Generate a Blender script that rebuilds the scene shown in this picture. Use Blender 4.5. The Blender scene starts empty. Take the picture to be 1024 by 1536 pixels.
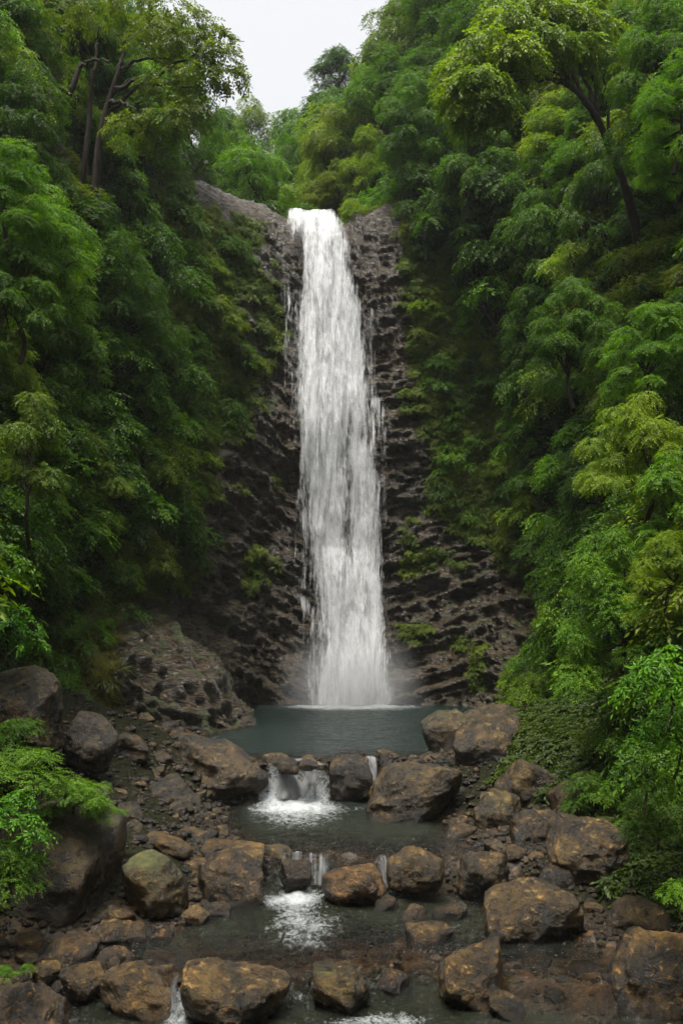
import bpy, math, numpy as np
from mathutils import Vector, Matrix

# ------------------------------------------------------------------ camera, sky, sun, exposure
scene = bpy.context.scene
PI = math.pi
F, U0, V0, CZ = 1330.0, 512.0, 925.0, 4.5      # focal in photo pixels, horizon row, eye height above the pool
cam_d = bpy.data.cameras.new("camera")
cam = bpy.data.objects.new("camera", cam_d)
scene.collection.objects.link(cam)
cam.location = (0, 0, CZ)
cam.rotation_euler = (math.radians(90), 0, 0)
cam_d.sensor_fit = 'VERTICAL'
cam_d.sensor_height = 36.0
cam_d.sensor_width = 24.0
cam_d.lens = 36.0 * F / 1536.0
cam_d.shift_y = (V0 - 768.0) / 1536.0
cam_d.clip_start = 0.1
cam_d.clip_end = 2000
scene.camera = cam

SUN_EL, SUN_ROT = math.radians(76), math.radians(205)
world = bpy.data.worlds.new("World")
scene.world = world
world.use_nodes = True
wn, wl = world.node_tree.nodes, world.node_tree.links
wn.clear()
w_out = wn.new('ShaderNodeOutputWorld')
w_bg = wn.new('ShaderNodeBackground')
w_sky = wn.new('ShaderNodeTexSky')
w_sky.sky_type = 'NISHITA'
w_sky.sun_disc = False
w_sky.sun_elevation = SUN_EL
w_sky.sun_rotation = SUN_ROT
w_sky.dust_density = 6.0
w_sky.air_density = 1.5
w_tc = wn.new('ShaderNodeTexCoord')
w_sep = wn.new('ShaderNodeSeparateXYZ')
w_ramp = wn.new('ShaderNodeValToRGB')            # an overcast cloud deck: brighter overhead
e = w_ramp.color_ramp.elements
e[0].position = 0.0; e[0].color = (1.34, 1.35, 1.36, 1)
e[1].position = 1.0; e[1].color = (8.2, 8.2, 8.0, 1)
m1 = e.new(0.57); m1.color = (1.52, 1.52, 1.53, 1)
m2 = e.new(0.72); m2.color = (3.0, 3.02, 3.05, 1)
w_mix = wn.new('ShaderNodeMixRGB')
w_mix.inputs[0].default_value = 0.96
wl.new(w_tc.outputs['Generated'], w_sep.inputs[0])
wl.new(w_sep.outputs['Z'], w_ramp.inputs[0])
wl.new(w_sky.outputs[0], w_mix.inputs[1])
wl.new(w_ramp.outputs[0], w_mix.inputs[2])
wl.new(w_mix.outputs[0], w_bg.inputs[0])
w_bg.inputs[1].default_value = 0.125
wl.new(w_bg.outputs[0], w_out.inputs[0])

sun_d = bpy.data.lights.new("sun", 'SUN')
sun_d.energy = 1.5
sun_d.angle = math.radians(15)
sun_d.color = (1.0, 0.95, 0.86)
sun = bpy.data.objects.new("sun", sun_d)
scene.collection.objects.link(sun)
# light falls steeply from behind the camera and a little from the left
_sd = Vector((math.sin(SUN_ROT) * math.cos(SUN_EL), math.cos(SUN_ROT) * math.cos(SUN_EL), math.sin(SUN_EL)))
sun.rotation_euler = _sd.to_track_quat('Z', 'Y').to_euler()

scene.view_settings.view_transform = 'Standard'
scene.view_settings.look = 'None'
scene.view_settings.exposure = 2.25
scene.view_settings.gamma = 1.0
cy = scene.cycles
cy.max_bounces = 6; cy.diffuse_bounces = 3; cy.glossy_bounces = 2; cy.transmission_bounces = 2
cy.transparent_max_bounces = 24; cy.volume_bounces = 0
cy.sample_clamp_indirect = 4.0
cy.use_adaptive_sampling = True
cy.caustics_reflective = False; cy.caustics_refractive = False

# ------------------------------------------------------------------ numpy helpers
def at(u, v, Y):
    return np.array([(u - U0) / F * Y, Y, CZ - (v - V0) / F * Y])

def proj(P):
    Y = np.maximum(P[..., 1], 0.01)
    return U0 + P[..., 0] / Y * F, V0 - (P[..., 2] - CZ) / Y * F

def _hash(ix, iy, iz, seed):
    h = (ix * 374761393 + iy * 668265263 + iz * 2147483647 + seed * 1274126177) & 0xffffffff
    h = ((h ^ (h >> 13)) * 1274126177) & 0xffffffff
    h = ((h ^ (h >> 16)) * 2246822519) & 0xffffffff
    return ((h ^ (h >> 15)) & 0xffffff) / float(0xffffff)

def vnoise(P, seed=0):
    P = np.asarray(P, dtype=np.float64)
    I = np.floor(P).astype(np.int64); f = P - I
    f = f * f * f * (f * (f * 6 - 15) + 10)
    x, y, z = I[..., 0], I[..., 1], I[..., 2]
    r = 0
    for dx in (0, 1):
        for dy in (0, 1):
            for dz in (0, 1):
                w = (f[..., 0] if dx else 1 - f[..., 0]) * (f[..., 1] if dy else 1 - f[..., 1]) * (f[..., 2] if dz else 1 - f[..., 2])
                r = r + w * _hash(x + dx, y + dy, z + dz, seed)
    return r * 2 - 1

def fbm(P, octv=4, seed=0, gain=0.5):
    a, s, r = 1.0, 0.0, 0
    P = np.asarray(P, dtype=np.float64).copy()
    for i in range(octv):
        r = r + a * vnoise(P, seed + i * 17); s += a
        P = P * 2.03 + 5.3; a *= gain
    return r / s

def ridged(P, octv=4, seed=0):
    a, s, r = 1.0, 0.0, 0
    P = np.asarray(P, dtype=np.float64).copy()
    for i in range(octv):
        r = r + a * (1 - np.abs(vnoise(P, seed + i * 13)) * 2); s += a
        P = P * 2.1 + 3.1; a *= 0.5
    return r / s

def sstep(a, b, x):
    t = np.clip((x - a) / (b - a), 0, 1)
    return t * t * (3 - 2 * t)

def norm(v):
    return v / np.maximum(np.linalg.norm(v, axis=-1, keepdims=True), 1e-9)

def mesh_np(name, V, Fc, smooth=True, attrs=None, mats=()):
    V = np.asarray(V, dtype=np.float32); Fc = np.asarray(Fc, dtype=np.int32)
    me = bpy.data.meshes.new(name)
    n, k = Fc.shape
    me.vertices.add(len(V)); me.vertices.foreach_set('co', V.ravel())
    me.loops.add(n * k); me.loops.foreach_set('vertex_index', Fc.ravel())
    me.polygons.add(n)
    me.polygons.foreach_set('loop_start', np.arange(0, n * k, k, dtype=np.int32))
    me.polygons.foreach_set('loop_total', np.full(n, k, dtype=np.int32))
    me.polygons.foreach_set('use_smooth', np.full(n, smooth, dtype=bool))
    for an, av in (attrs or {}).items():
        a = me.attributes.new(an, 'FLOAT', 'POINT'); a.data.foreach_set('value', np.asarray(av, dtype=np.float32).ravel())
    for m in mats: me.materials.append(m)
    me.update(calc_edges=True); me.validate()
    return me

def grid_faces(nu, nv):
    i = np.arange(nu * nv).reshape(nv, nu)
    return np.stack([i[:-1, :-1], i[:-1, 1:], i[1:, 1:], i[1:, :-1]], -1).reshape(-1, 4)

def link(name, me, parent=None):
    o = bpy.data.objects.new(name, me)
    scene.collection.objects.link(o)
    if parent: o.parent = parent
    return o

def tag(o, label=None, cat=None, group=None, kind=None):
    if label: o['label'] = label
    if cat: o['category'] = cat
    if group: o['group'] = group
    if kind: o['kind'] = kind
    return o

def empty(name, loc=(0, 0, 0), rz=0):
    o = bpy.data.objects.new(name, None); scene.collection.objects.link(o)
    o.location = loc; o.rotation_euler = (0, 0, rz); o.empty_display_size = 0.3
    return o

# ------------------------------------------------------------------ materials
class NT:
    def __init__(s, name):
        s.m = bpy.data.materials.new(name); s.m.use_nodes = True
        s.t = s.m.node_tree; s.t.nodes.clear()
        s.out = s.t.nodes.new('ShaderNodeOutputMaterial')
    def n(s, t, **kw):
        nd = s.t.nodes.new('ShaderNode' + t)
        for k, v in kw.items():
            if k.startswith('_'): setattr(nd, k[1:], v)
        return nd
    def l(s, a, b): s.t.links.new(a, b)
    def geo(s): return s.n('NewGeometry').outputs['Position']
    def obj(s): return s.n('TexCoord').outputs['Object']
    def map(s, vec, scale=(1, 1, 1), rot=(0, 0, 0), loc=(0, 0, 0)):
        m = s.n('Mapping'); m.inputs['Scale'].default_value = scale; m.inputs['Rotation'].default_value = rot
        m.inputs['Location'].default_value = loc
        s.l(vec, m.inputs['Vector']); return m.outputs[0]
    def noise(s, vec, scale, detail=4, rough=0.55, dist=0.0):
        n = s.n('TexNoise'); n.inputs['Scale'].default_value = scale; n.inputs['Detail'].default_value = detail
        n.inputs['Roughness'].default_value = rough; n.inputs['Distortion'].default_value = dist
        s.l(vec, n.inputs['Vector']); return n.outputs['Fac']
    def math(s, op, a, b=None, clamp=False):
        n = s.n('Math', _operation=op, _use_clamp=clamp)
        for i, x in enumerate((a, b)):
            if x is None: continue
            if isinstance(x, (int, float)): n.inputs[i].default_value = x
            else: s.l(x, n.inputs[i])
        return n.outputs[0]
    def ramp(s, fac, stops):
        n = s.n('ValToRGB'); el = n.color_ramp.elements
        while len(el) < len(stops): el.new(0.5)
        for q, (p, c) in zip(el, stops): q.position = p; q.color = tuple(c) + (1,) if len(c) == 3 else c
        s.l(fac, n.inputs[0]); return n.outputs[0]
    def rng(s, x, a, b, c=0.0, d=1.0, smooth=False):
        n = s.n('MapRange', _clamp=True)
        if smooth: n.interpolation_type = 'SMOOTHSTEP'
        for i, v in enumerate((a, b, c, d)): n.inputs[i + 1].default_value = v
        s.l(x, n.inputs[0]); return n.outputs[0]
    def mixc(s, f, a, b, mode='MIX'):
        n = s.n('MixRGB', _blend_type=mode)
        for i, x in enumerate((f, a, b)):
            if isinstance(x, (int, float)): n.inputs[i].default_value = x
            elif isinstance(x, tuple): n.inputs[i].default_value = x + (1,) if len(x) == 3 else x
            else: s.l(x, n.inputs[i])
        return n.outputs[0]
    def attr(s, name):
        return s.n('Attribute', _attribute_name=name).outputs['Fac']
    def bump(s, h, strength, dist, nrm=None):
        n = s.n('Bump'); n.inputs['Strength'].default_value = strength; n.inputs['Distance'].default_value = dist
        s.l(h, n.inputs['Height'])
        if nrm: s.l(nrm, n.inputs['Normal'])
        return n.outputs[0]
    def prin(s, col, rough, nrm=None, spec=0.5):
        p = s.n('BsdfPrincipled')
        for k, x in (('Base Color', col), ('Roughness', rough), ('Specular IOR Level', spec), ('Normal', nrm)):
            if x is None: continue
            if isinstance(x, (int, float)): p.inputs[k].default_value = x
            elif isinstance(x, tuple): p.inputs[k].default_value = x + (1,)
            else: s.l(x, p.inputs[k])
        return p.outputs[0]
    def mixs(s, f, a, b):
        n = s.n('MixShader')
        if isinstance(f, (int, float)): n.inputs[0].default_value = f
        else: s.l(f, n.inputs[0])
        s.l(a, n.inputs[1]); s.l(b, n.inputs[2]); return n.outputs[0]
    def done(s, sh): s.l(sh, s.out.inputs['Surface']); return s.m

def mat_cliff():
    s = NT('wet_cliff_rock'); P = s.geo()
    P2 = s.map(P, (1.0, 1.0, 2.6), (0, math.radians(24), 0))
    n1 = s.noise(P2, 0.55, 8, 0.62, 0.6); n2 = s.noise(P2, 3.2, 8, 0.65, 0.5); n3 = s.noise(P, 14, 5, 0.7)
    n0 = s.noise(P, 0.16, 3, 0.5)
    col = s.ramp(n1, [(0.30, (0.022, 0.019, 0.015)), (0.47, (0.058, 0.049, 0.038)), (0.60, (0.10, 0.086, 0.065)), (0.76, (0.17, 0.145, 0.108))])
    brn = s.ramp(n2, [(0.34, (0.03, 0.024, 0.016)), (0.55, (0.10, 0.075, 0.045)), (0.75, (0.2, 0.14, 0.08))])
    col = s.mixc(s.rng(n0, 0.42, 0.62, 0.1, 0.75), col, brn)
    col = s.mixc(s.math('MULTIPLY', s.attr('warm'), 0.7), col, brn)
    crn = s.noise(s.map(P, (0.5, 0.5, 2.2), (0, math.radians(30), 0)), 1.3, 6, 0.6, 0.8)
    crk = s.rng(s.math('ABSOLUTE', s.math('SUBTRACT', crn, 0.5)), 0.0, 0.022)
    col = s.mixc(s.math('MULTIPLY', s.math('SUBTRACT', 1.0, crk), 0.75), col, (0.008, 0.007, 0.006))
    rust = s.rng(s.noise(P2, 1.1, 4, 0.6), 0.68, 0.74)
    col = s.mixc(s.math('MULTIPLY', rust, 0.6), col, (0.2, 0.09, 0.035))
    col = s.mixc(0.55, col, s.ramp(n3, [(0.3, (0.35, 0.35, 0.35)), (0.7, (1, 1, 1))]), 'MULTIPLY')
    col = s.mixc(1.0, col, (1.0, .92, .80), 'MULTIPLY')
    mossn = s.math('ADD', s.math('ADD', s.attr('moss'), 0.14), s.math('MULTIPLY', s.math('SUBTRACT', s.noise(P, 1.3, 8, 0.7), 0.5), 2.2))
    mf = s.rng(mossn, 0.45, 0.7)
    mc = s.ramp(s.noise(P, 5, 5, 0.7), [(0.3, (0.018, 0.028, 0.006)), (0.55, (0.05, 0.075, 0.012)), (0.75, (0.10, 0.12, 0.02))])
    col = s.mixc(mf, col, mc)
    h = s.math('ADD', s.math('MULTIPLY', n2, 0.7), s.math('MULTIPLY', n3, 0.35))
    h = s.math('ADD', h, s.math('MULTIPLY', s.noise(s.map(P, (1, 1, 5), (0, math.radians(20), 0)), 2.0, 9, 0.7, 1.0), 1.4))
    h = s.math('ADD', h, s.math('MULTIPLY', crk, 0.8))
    nr = s.bump(h, 1.0, 0.24)
    ro = s.math('ADD', s.rng(s.noise(P2, 1.6, 4), 0.35, 0.65, 0.22, 0.5), s.math('MULTIPLY', mf, 0.35))
    return s.done(s.prin(col, ro, nr, 0.5))

def mat_soil():
    s = NT('forest_soil'); P = s.geo()
    col = s.ramp(s.noise(P, 2.2, 8, 0.7), [(0.3, (0.012, 0.016, 0.006)), (0.55, (0.028, 0.036, 0.01)), (0.75, (0.06, 0.05, 0.025))])
    return s.done(s.prin(col, 0.9, s.bump(s.noise(P, 6, 6, 0.7), 1.0, 0.2), 0.2))

def mat_boulder():
    s = NT('river_boulder_stone'); P = s.obj(); G = s.geo()
    oi = s.n('ObjectInfo')
    P = s.n('VectorMath', _operation='ADD'); s.l(G, P.inputs[0]); s.l(oi.outputs['Location'], P.inputs[1]); P = P.outputs[0]
    n1 = s.noise(P, 1.5, 8, 0.68, 0.4); n2 = s.noise(P, 7, 8, 0.72, 0.6); n3 = s.noise(P, 28, 5, 0.7); n4 = s.noise(s.map(P, (1, 1, 2), (0.5, 0.4, 0)), 3.1, 7, 0.75, 1.2)
    col = s.ramp(n1, [(0.38, (0.005, 0.0045, 0.003)), (0.5, (0.032, 0.025, 0.013)), (0.66, (0.105, 0.082, 0.039))])
    tan = s.rng(s.math('ADD', n4, s.math('MULTIPLY', n2, 0.5)), 0.82, 0.93)
    col = s.mixc(s.math('MULTIPLY', tan, 0.8), col, (0.29, 0.225, 0.12))
    col = s.mixc(0.8, col, s.ramp(n2, [(0.34, (0.22, 0.22, 0.21)), (0.66, (1.5, 1.4, 1.2))]), 'MULTIPLY')
    col = s.mixc(0.35, col, s.ramp(n3, [(0.35, (0.4, 0.4, 0.4)), (0.65, (1, 1, 1))]), 'MULTIPLY')
    col = s.mixc(1.0, col, oi.outputs['Color'], 'MULTIPLY')
    col = s.mixc(1.0, col, (1.12, .98, .70), 'MULTIPLY')
    sep = s.n('SeparateXYZ'); s.l(s.n('NewGeometry').outputs['Normal'], sep.inputs[0])
    mf = s.math('ADD', s.math('MULTIPLY', sep.outputs['Z'], 0.35), s.math('MULTIPLY', s.math('SUBTRACT', s.noise(P, 2.2, 8, 0.75), 0.5), 2.4))
    mf = s.math('ADD', mf, s.math('SUBTRACT', oi.outputs['Alpha'], 0.72))
    mf = s.rng(mf, 0.1, 0.5, 0, 0.85)
    col = s.mixc(mf, col, s.ramp(n2, [(0.3, (0.02, 0.025, 0.005)), (0.7, (0.085, 0.09, 0.016))]))
    wet = s.attr('wet')
    col = s.mixc(wet, col, s.mixc(1.0, col, (0.42, 0.40, 0.38), 'MULTIPLY'))
    h = s.math('ADD', s.math('MULTIPLY', n2, 0.6), s.math('MULTIPLY', n3, 0.3))
    ro = s.math('ADD', s.math('SUBTRACT', s.rng(n2, 0.35, 0.65, 0.22, 0.46), s.math('MULTIPLY', wet, 0.2)), s.math('MULTIPLY', mf, 0.3))
    return s.done(s.prin(col, ro, s.bump(h, 1.0, 0.12), 0.5))

def mat_bed():
    s = NT('stream_bed_gravel'); P = s.geo()
    wn_ = s.n('TexNoise'); wn_.inputs['Scale'].default_value = 2.5; wn_.inputs['Detail'].default_value = 5; s.l(P, wn_.inputs['Vector'])
    ad = s.n('VectorMath', _operation='MULTIPLY_ADD'); s.l(wn_.outputs['Color'], ad.inputs[0]); ad.inputs[1].default_value = (.5, .5, .5); s.l(P, ad.inputs[2]); P = ad.outputs[0]
    vo = s.n('TexVoronoi'); vo.inputs['Scale'].default_value = 5.5; s.l(P, vo.inputs['Vector'])
    vo2 = s.n('TexVoronoi'); vo2.inputs['Scale'].default_value = 5.5; vo2.feature = 'DISTANCE_TO_EDGE'; s.l(P, vo2.inputs['Vector'])
    n2 = s.noise(P, 9, 7, 0.7)
    sx = s.n('SeparateXYZ'); s.l(vo.outputs['Color'], sx.inputs[0])
    col = s.ramp(sx.outputs['X'], [(0.0, (0.026, 0.016, 0.007)), (0.4, (0.065, 0.038, 0.014)), (0.8, (0.12, 0.062, 0.02)), (1.0, (0.14, 0.085, 0.034))])
    col = s.mixc(s.rng(vo2.outputs['Distance'], 0.0, 0.10, 0.35, 0.0), col, (0.012, 0.009, 0.006))
    col = s.mixc(0.7, col, s.ramp(n2, [(0.3, (0.35, 0.33, 0.3)), (0.7, (1.1, 1.05, 1.0))]), 'MULTIPLY')
    col = s.mixc(s.rng(s.noise(P, 0.7, 4), 0.45, 0.65, 0, 0.7), col, (0.028, 0.024, 0.016))
    up_ = s.attr('bank')
    col = s.mixc(up_, s.mixc(1.0, col, (.6, .6, .6), 'MULTIPLY'), s.ramp(n2, [(0.35, (0.005, 0.005, 0.003)), (0.65, (0.016, 0.017, 0.007))]))
    h = s.math('ADD', s.rng(vo2.outputs['Distance'], 0.0, 0.25, 0, .35), s.math('MULTIPLY', n2, 0.9))
    return s.done(s.prin(col, s.rng(up_, 0, 1, 0.45, 0.9), s.bump(h, 0.8, 0.05), s.rng(up_, 0, 1, 0.4, 0.08)))

def mat_leaf(name='leaf', hue=(1, 1, 1), objcol=True, dry=0.0):
    s = NT(name); r = s.attr('rnd'); P = s.geo()
    if objcol: base = s.mixc(1.0, s.n('ObjectInfo').outputs['Color'], (1.34, 1.42, 0.28), 'MULTIPLY')
    else: base = hue
    n = s.noise(P, 0.45, 3, 0.6)
    f1 = s.ramp(r, [(0.0, (0.45, 0.55, 0.5)), (0.5, (0.95, 0.95, 0.9)), (1.0, (1.6, 1.45, 1.15))])
    col = s.mixc(1.0, base, f1, 'MULTIPLY')
    f2 = s.ramp(n, [(0.32, (0.62, 0.72, 0.8)), (0.5, (1, 1, 1)), (0.7, (1.4, 1.25, 0.8))])
    col = s.mixc(1.0, col, f2, 'MULTIPLY')
    yl = s.rng(r, 0.965, 0.985, 0.0, 0.6 + dry)
    col = s.mixc(yl, col, (0.16, 0.13, 0.03))
    p = s.prin(col, 0.5, None, 0.22)
    tr = s.n('BsdfTranslucent'); s.l(s.mixc(1.0, col, (1.5, 1.6, 0.6), 'MULTIPLY'), tr.inputs[0])
    return s.done(s.mixs(0.38, p, tr.outputs[0]))

def mat_bark():
    s = NT('bark'); P = s.geo()
    n = s.noise(s.map(P, (4, 4, 1)), 2.5, 7, 0.7)
    col = s.ramp(n, [(0.3, (0.016, 0.012, 0.009)), (0.55, (0.032, 0.024, 0.017)), (0.75, (0.07, 0.056, 0.04))])
    return s.done(s.prin(col, 0.8, s.bump(n, 0.8, 0.05), 0.2))

def mat_water():
    s = NT('stream_water_surface'); P = s.geo()
    dep = s.attr('deep'); foam = s.attr('foam'); ch = s.attr('chop')
    w1 = s.noise(s.map(P, (1.0, 2.0, 1)), 1.4, 5, 0.6, 0.8); w2 = s.noise(s.map(P, (1.0, 1.7, 1)), 5.5, 4, 0.6, 0.5)
    w3 = s.noise(s.map(P, (1, 0.6, 1)), 14, 4, 0.65, 1.0)
    h = s.math('ADD', s.math('ADD', s.math('MULTIPLY', w1, 0.9), s.math('MULTIPLY', w2, 0.35)), s.math('MULTIPLY', s.math('MULTIPLY', w3, ch), 0.35))
    nr = s.bump(h, 1.0, 0.24)
    tr = s.n('BsdfTransparent'); tr.inputs[0].default_value = (0.74, 0.62, 0.42, 1)
    df = s.n('BsdfDiffuse'); s.l(s.mixc(s.attr('pool'), (0.010, 0.0125, 0.0062), (0.0045, 0.0115, 0.0098)), df.inputs[0]); s.l(nr, df.inputs['Normal'])
    body = s.mixs(dep, tr.outputs[0], df.outputs[0])
    gl = s.n('BsdfGlossy'); gl.inputs['Roughness'].default_value = 0.04; s.l(nr, gl.inputs['Normal']); gl.inputs[0].default_value = (0.95, 0.95, 0.93, 1)
    fr = s.n('Fresnel'); fr.inputs[0].default_value = 1.33; s.l(nr, fr.inputs['Normal'])
    sh = s.mixs(fr.outputs[0], body, gl.outputs[0])
    fn = s.noise(s.map(P, (1, 0.8, 1)), 4.5, 7, 0.72, 1.6)
    fn2 = s.noise(s.map(P, (1, 0.5, 1)), 13, 6, 0.7, 1.5)
    t = s.math('ADD', s.math('MULTIPLY', foam, 1.15), s.math('ADD', s.math('MULTIPLY', s.math('SUBTRACT', fn, 0.5), 1.5), s.math('MULTIPLY', s.math('SUBTRACT', fn2, 0.5), 1.1)))
    ff = s.math('MULTIPLY', s.rng(t, 0.55, 1.35), s.rng(foam, 0.02, 0.18))
    fo = s.prin((0.36, 0.385, 0.39), 0.5, s.bump(fn2, 0.8, 0.06), 0.3)
    return s.done(s.mixs(ff, sh, fo))

def mat_fall(name, bright=0.6, sx=1.0, soft=0.35):
    s = NT(name); U = s.n('UVMap'); U.uv_map = 'UVMap'; uv = U.outputs[0]
    den = s.attr('dens')
    a = s.noise(s.map(uv, (2.2 * sx, 0.28, 1)), 1.0, 6, 0.62, 0.5)
    b = s.noise(s.map(uv, (8 * sx, 0.55, 1), (0, 0, 0.02)), 1.0, 7, 0.7, 0.7)
    c = s.noise(s.map(uv, (3.5 * sx, 1.1, 1)), 1.5, 7, 0.72, 0.6)
    t = s.math('ADD', s.math('MULTIPLY', s.math('SUBTRACT', a, 0.5), 1.5), s.math('MULTIPLY', s.math('SUBTRACT', b, 0.5), 1.3))
    t = s.math('ADD', t, s.math('MULTIPLY', s.math('SUBTRACT', c, 0.5), 1.05))
    t = s.math('ADD', t, den)
    al = s.math('MULTIPLY', s.rng(t, 0.35, 0.35 + soft * 2, 0, 0.97, True), s.rng(den, 0.0, 0.12))
    shade = s.rng(s.math('ADD', s.math('MULTIPLY', b, 0.6), s.math('MULTIPLY', c, 0.5)), 0.38, 0.72, 0.78, 1.0)
    col = s.mixc(1.0, (bright, bright * 1.01, bright * 1.03), s.ramp(shade, [(0, (0, 0, 0)), (1, (1, 1, 1))]), 'MULTIPLY')
    nr = s.bump(s.math('ADD', b, s.math('MULTIPLY', c, 0.6)), 0.6, 0.12)
    df = s.n('BsdfDiffuse'); s.l(col, df.inputs[0]); s.l(nr, df.inputs['Normal'])
    tl = s.n('BsdfTranslucent'); s.l(col, tl.inputs[0])
    body = s.mixs(0.35, df.outputs[0], tl.outputs[0])
    tr = s.n('BsdfTransparent')
    return s.done(s.mixs(al, tr.outputs[0], body))

M_cliff, M_soil, M_boulder, M_bed, M_bark, M_water = mat_cliff(), mat_soil(), mat_boulder(), mat_bed(), mat_bark(), mat_water()
M_leaf = mat_leaf('tree_leaf')
M_cover = mat_leaf('ground_cover_leaf', (0.085, 0.125, 0.014), False, 0.1)
M_coverdark = mat_leaf('undergrowth_leaf', (0.024, 0.046, 0.008), False)
M_bankcover = mat_leaf('bank_leaf', (0.040, 0.066, 0.009), False, 0.1)
M_grass = mat_leaf('grass_blade', (0.085, 0.092, 0.018), False, 0.3)
M_fall = mat_fall('falling_water', 0.88)
M_casc = mat_fall('cascade_water', 0.32, 3.0, 0.4)

# ------------------------------------------------------------------ the gorge: cliff walls and the hills above
CW = [  # rows of control points (x, y, z); columns run from left-near round the fall to right-near; unseen end columns pinch in behind the camera to cut low sky light
 [(-1.5,-24,0),(-7.5,6,0),(-7.4,16,0),(-8.6,24,0),(-9.6,31,0),(-4.0,36.4,0),(-5.2,41,0),(-4.6,45.3,0),(0.3,46,0),(3.4,45.6,0),(7.2,44.6,0),(8.0,40,0),(8.6,34,0),(8.8,26,0),(8.0,16,0),(7.5,6,0),(1.5,-24,0)],
 [(-3,-24,5),(-9,6,5),(-9.0,16,5),(-10.3,24,5),(-10.8,31,5),(-9,36.6,5),(-7.4,42,5),(-4.4,46.1,5),(0,46.8,5),(3.1,46.5,5),(8.0,45.6,5),(9.2,40.5,5),(9.9,34,5),(10.2,26,5),(9.4,16,5),(9,6,5),(3,-24,5)],
 [(-4.5,-24,10),(-10.5,6,10),(-10.2,16,10),(-11.5,24,10),(-11.5,31,10),(-10,37,10),(-7.2,43,10),(-4.2,46.8,10),(-.3,47.4,10),(3,47.2,10),(8.2,46.4,10),(10,41,10),(11,34,10),(11.6,26,10),(10.8,16,10),(10.5,6,10),(4.5,-24,10)],
 [(-6,-24,15),(-12,6,15),(-11.4,16,15),(-12.5,24,15),(-12.2,31.5,15),(-10.2,38,15),(-7.5,43.6,15),(-4.3,47.5,15),(-.7,48,15),(2.8,47.8,15),(7.5,47.0,15),(10.5,42,15),(12,35,15),(12.8,27,15),(12,16,15),(12,6,15),(6,-24,15)],
 [(-8,-24,20),(-13.5,6,20),(-12.8,17,20),(-13.6,25,20),(-13,32,20),(-10.5,39,20),(-7.4,44.3,20.5),(-4.4,48.1,20.5),(-1.1,48.6,20.5),(2.3,48.5,20.5),(6.8,47.8,20),(10.8,43,20),(12.8,36,20),(14,28,20),(13.5,17,20),(13.5,6,20),(8,-24,20)],
 [(-11,-24,26),(-16,6,26),(-15,17,26),(-15.2,26,26),(-14.2,33,26),(-11.2,40.5,26.5),(-7.6,47,27.2),(-3.9,49.4,26.9),(-1.6,50.0,26.2),(1.0,49.7,26.7),(5,49,27.5),(10.8,45,27),(13.6,38,26),(15.4,29,26),(15,17,26),(16,6,26),(11,-24,26)],
 [(-17,-24,32),(-21,6,32),(-19,17,32),(-18,27,32),(-16.5,35,31.5),(-13,44,31),(-9,52.5,29.5),(-4.5,55,28),(-1.6,56,26.6),(1.2,55,28),(6,54,31),(13,48,33),(17,40,33),(19,30,33),(19,17,33),(21,6,33),(17,-24,33)],
 [(-27,-24,42),(-30,6,42),(-28,17,42),(-26,28,42),(-24,38,42),(-20,50,42),(-14,60,38),(-8,66,35),(-3.5,70,34),(3,66,41),(8.5,60,46),(18,52,48),(24,42,48),(26,30,48),(28,17,48),(30,6,48),(27,-24,48)],
 [(-51,-24,60),(-50,6,60),(-48,22,60),(-44,38,60),(-42,54,62),(-38,70,62),(-30,90,60),(-20,104,58),(-9,114,59),(6,108,66),(20,90,72),(34,70,72),(44,52,70),(48,34,68),(50,20,66),(54,6,66),(51,-24,66)],
]
R0 = [(x * 0.86, y - (1.2 if 40 < y else 0), -4.0) for (x, y, z) in CW[0]]
CTRL = np.array([R0] + CW, dtype=float)            # 10 x 17 x 3

def catmull(ctrl, t, axis):
    c = np.moveaxis(ctrl, axis, 0); n = len(c)
    i = np.clip(np.floor(t).astype(int), 0, n - 2); f = (t - i)
    g = lambda k: c[np.clip(k, 0, n - 1)]
    f = f.reshape((-1,) + (1,) * (c.ndim - 1))
    p0, p1, p2, p3 = g(i - 1), g(i), g(i + 1), g(i + 2)
    r = 0.5 * ((2 * p1) + (-p0 + p2) * f + (2 * p0 - 5 * p1 + 4 * p2 - p3) * f ** 2 + (-p0 + 3 * p1 - 3 * p2 + p3) * f ** 3)
    return np.moveaxis(r, 0, axis)

def dens_param(knots, counts):
    return np.concatenate([np.linspace(knots[i], knots[i + 1], counts[i], endpoint=False) for i in range(len(counts))] + [[knots[-1]]])
S = dens_param(list(range(17)), [16, 20, 30, 36, 60, 50, 50, 60, 50, 60, 50, 44, 40, 30, 20, 14])
T = dens_param(list(range(10)), [20, 64, 64, 64, 64, 70, 40, 44, 50])
G = catmull(catmull(CTRL, T, 0), S, 1)             # (nt, ns, 3)
nt, ns = len(T), len(S)

def grid_normals(G):
    du = np.gradient(G, axis=1); dv = np.gradient(G, axis=0)
    n = norm(np.cross(dv, du))
    return n
N0 = grid_normals(G)
ref = np.array([0, 30, 30.0]) - G                   # towards the inside of the gorge
flip = np.sum(N0 * ref, -1, keepdims=True) < 0
N0 = np.where(flip & (T[:, None, None] < 6), -N0, N0)
N0 = np.where((N0[..., 2:3] < 0) & (T[:, None, None] >= 6), -N0, N0)

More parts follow.
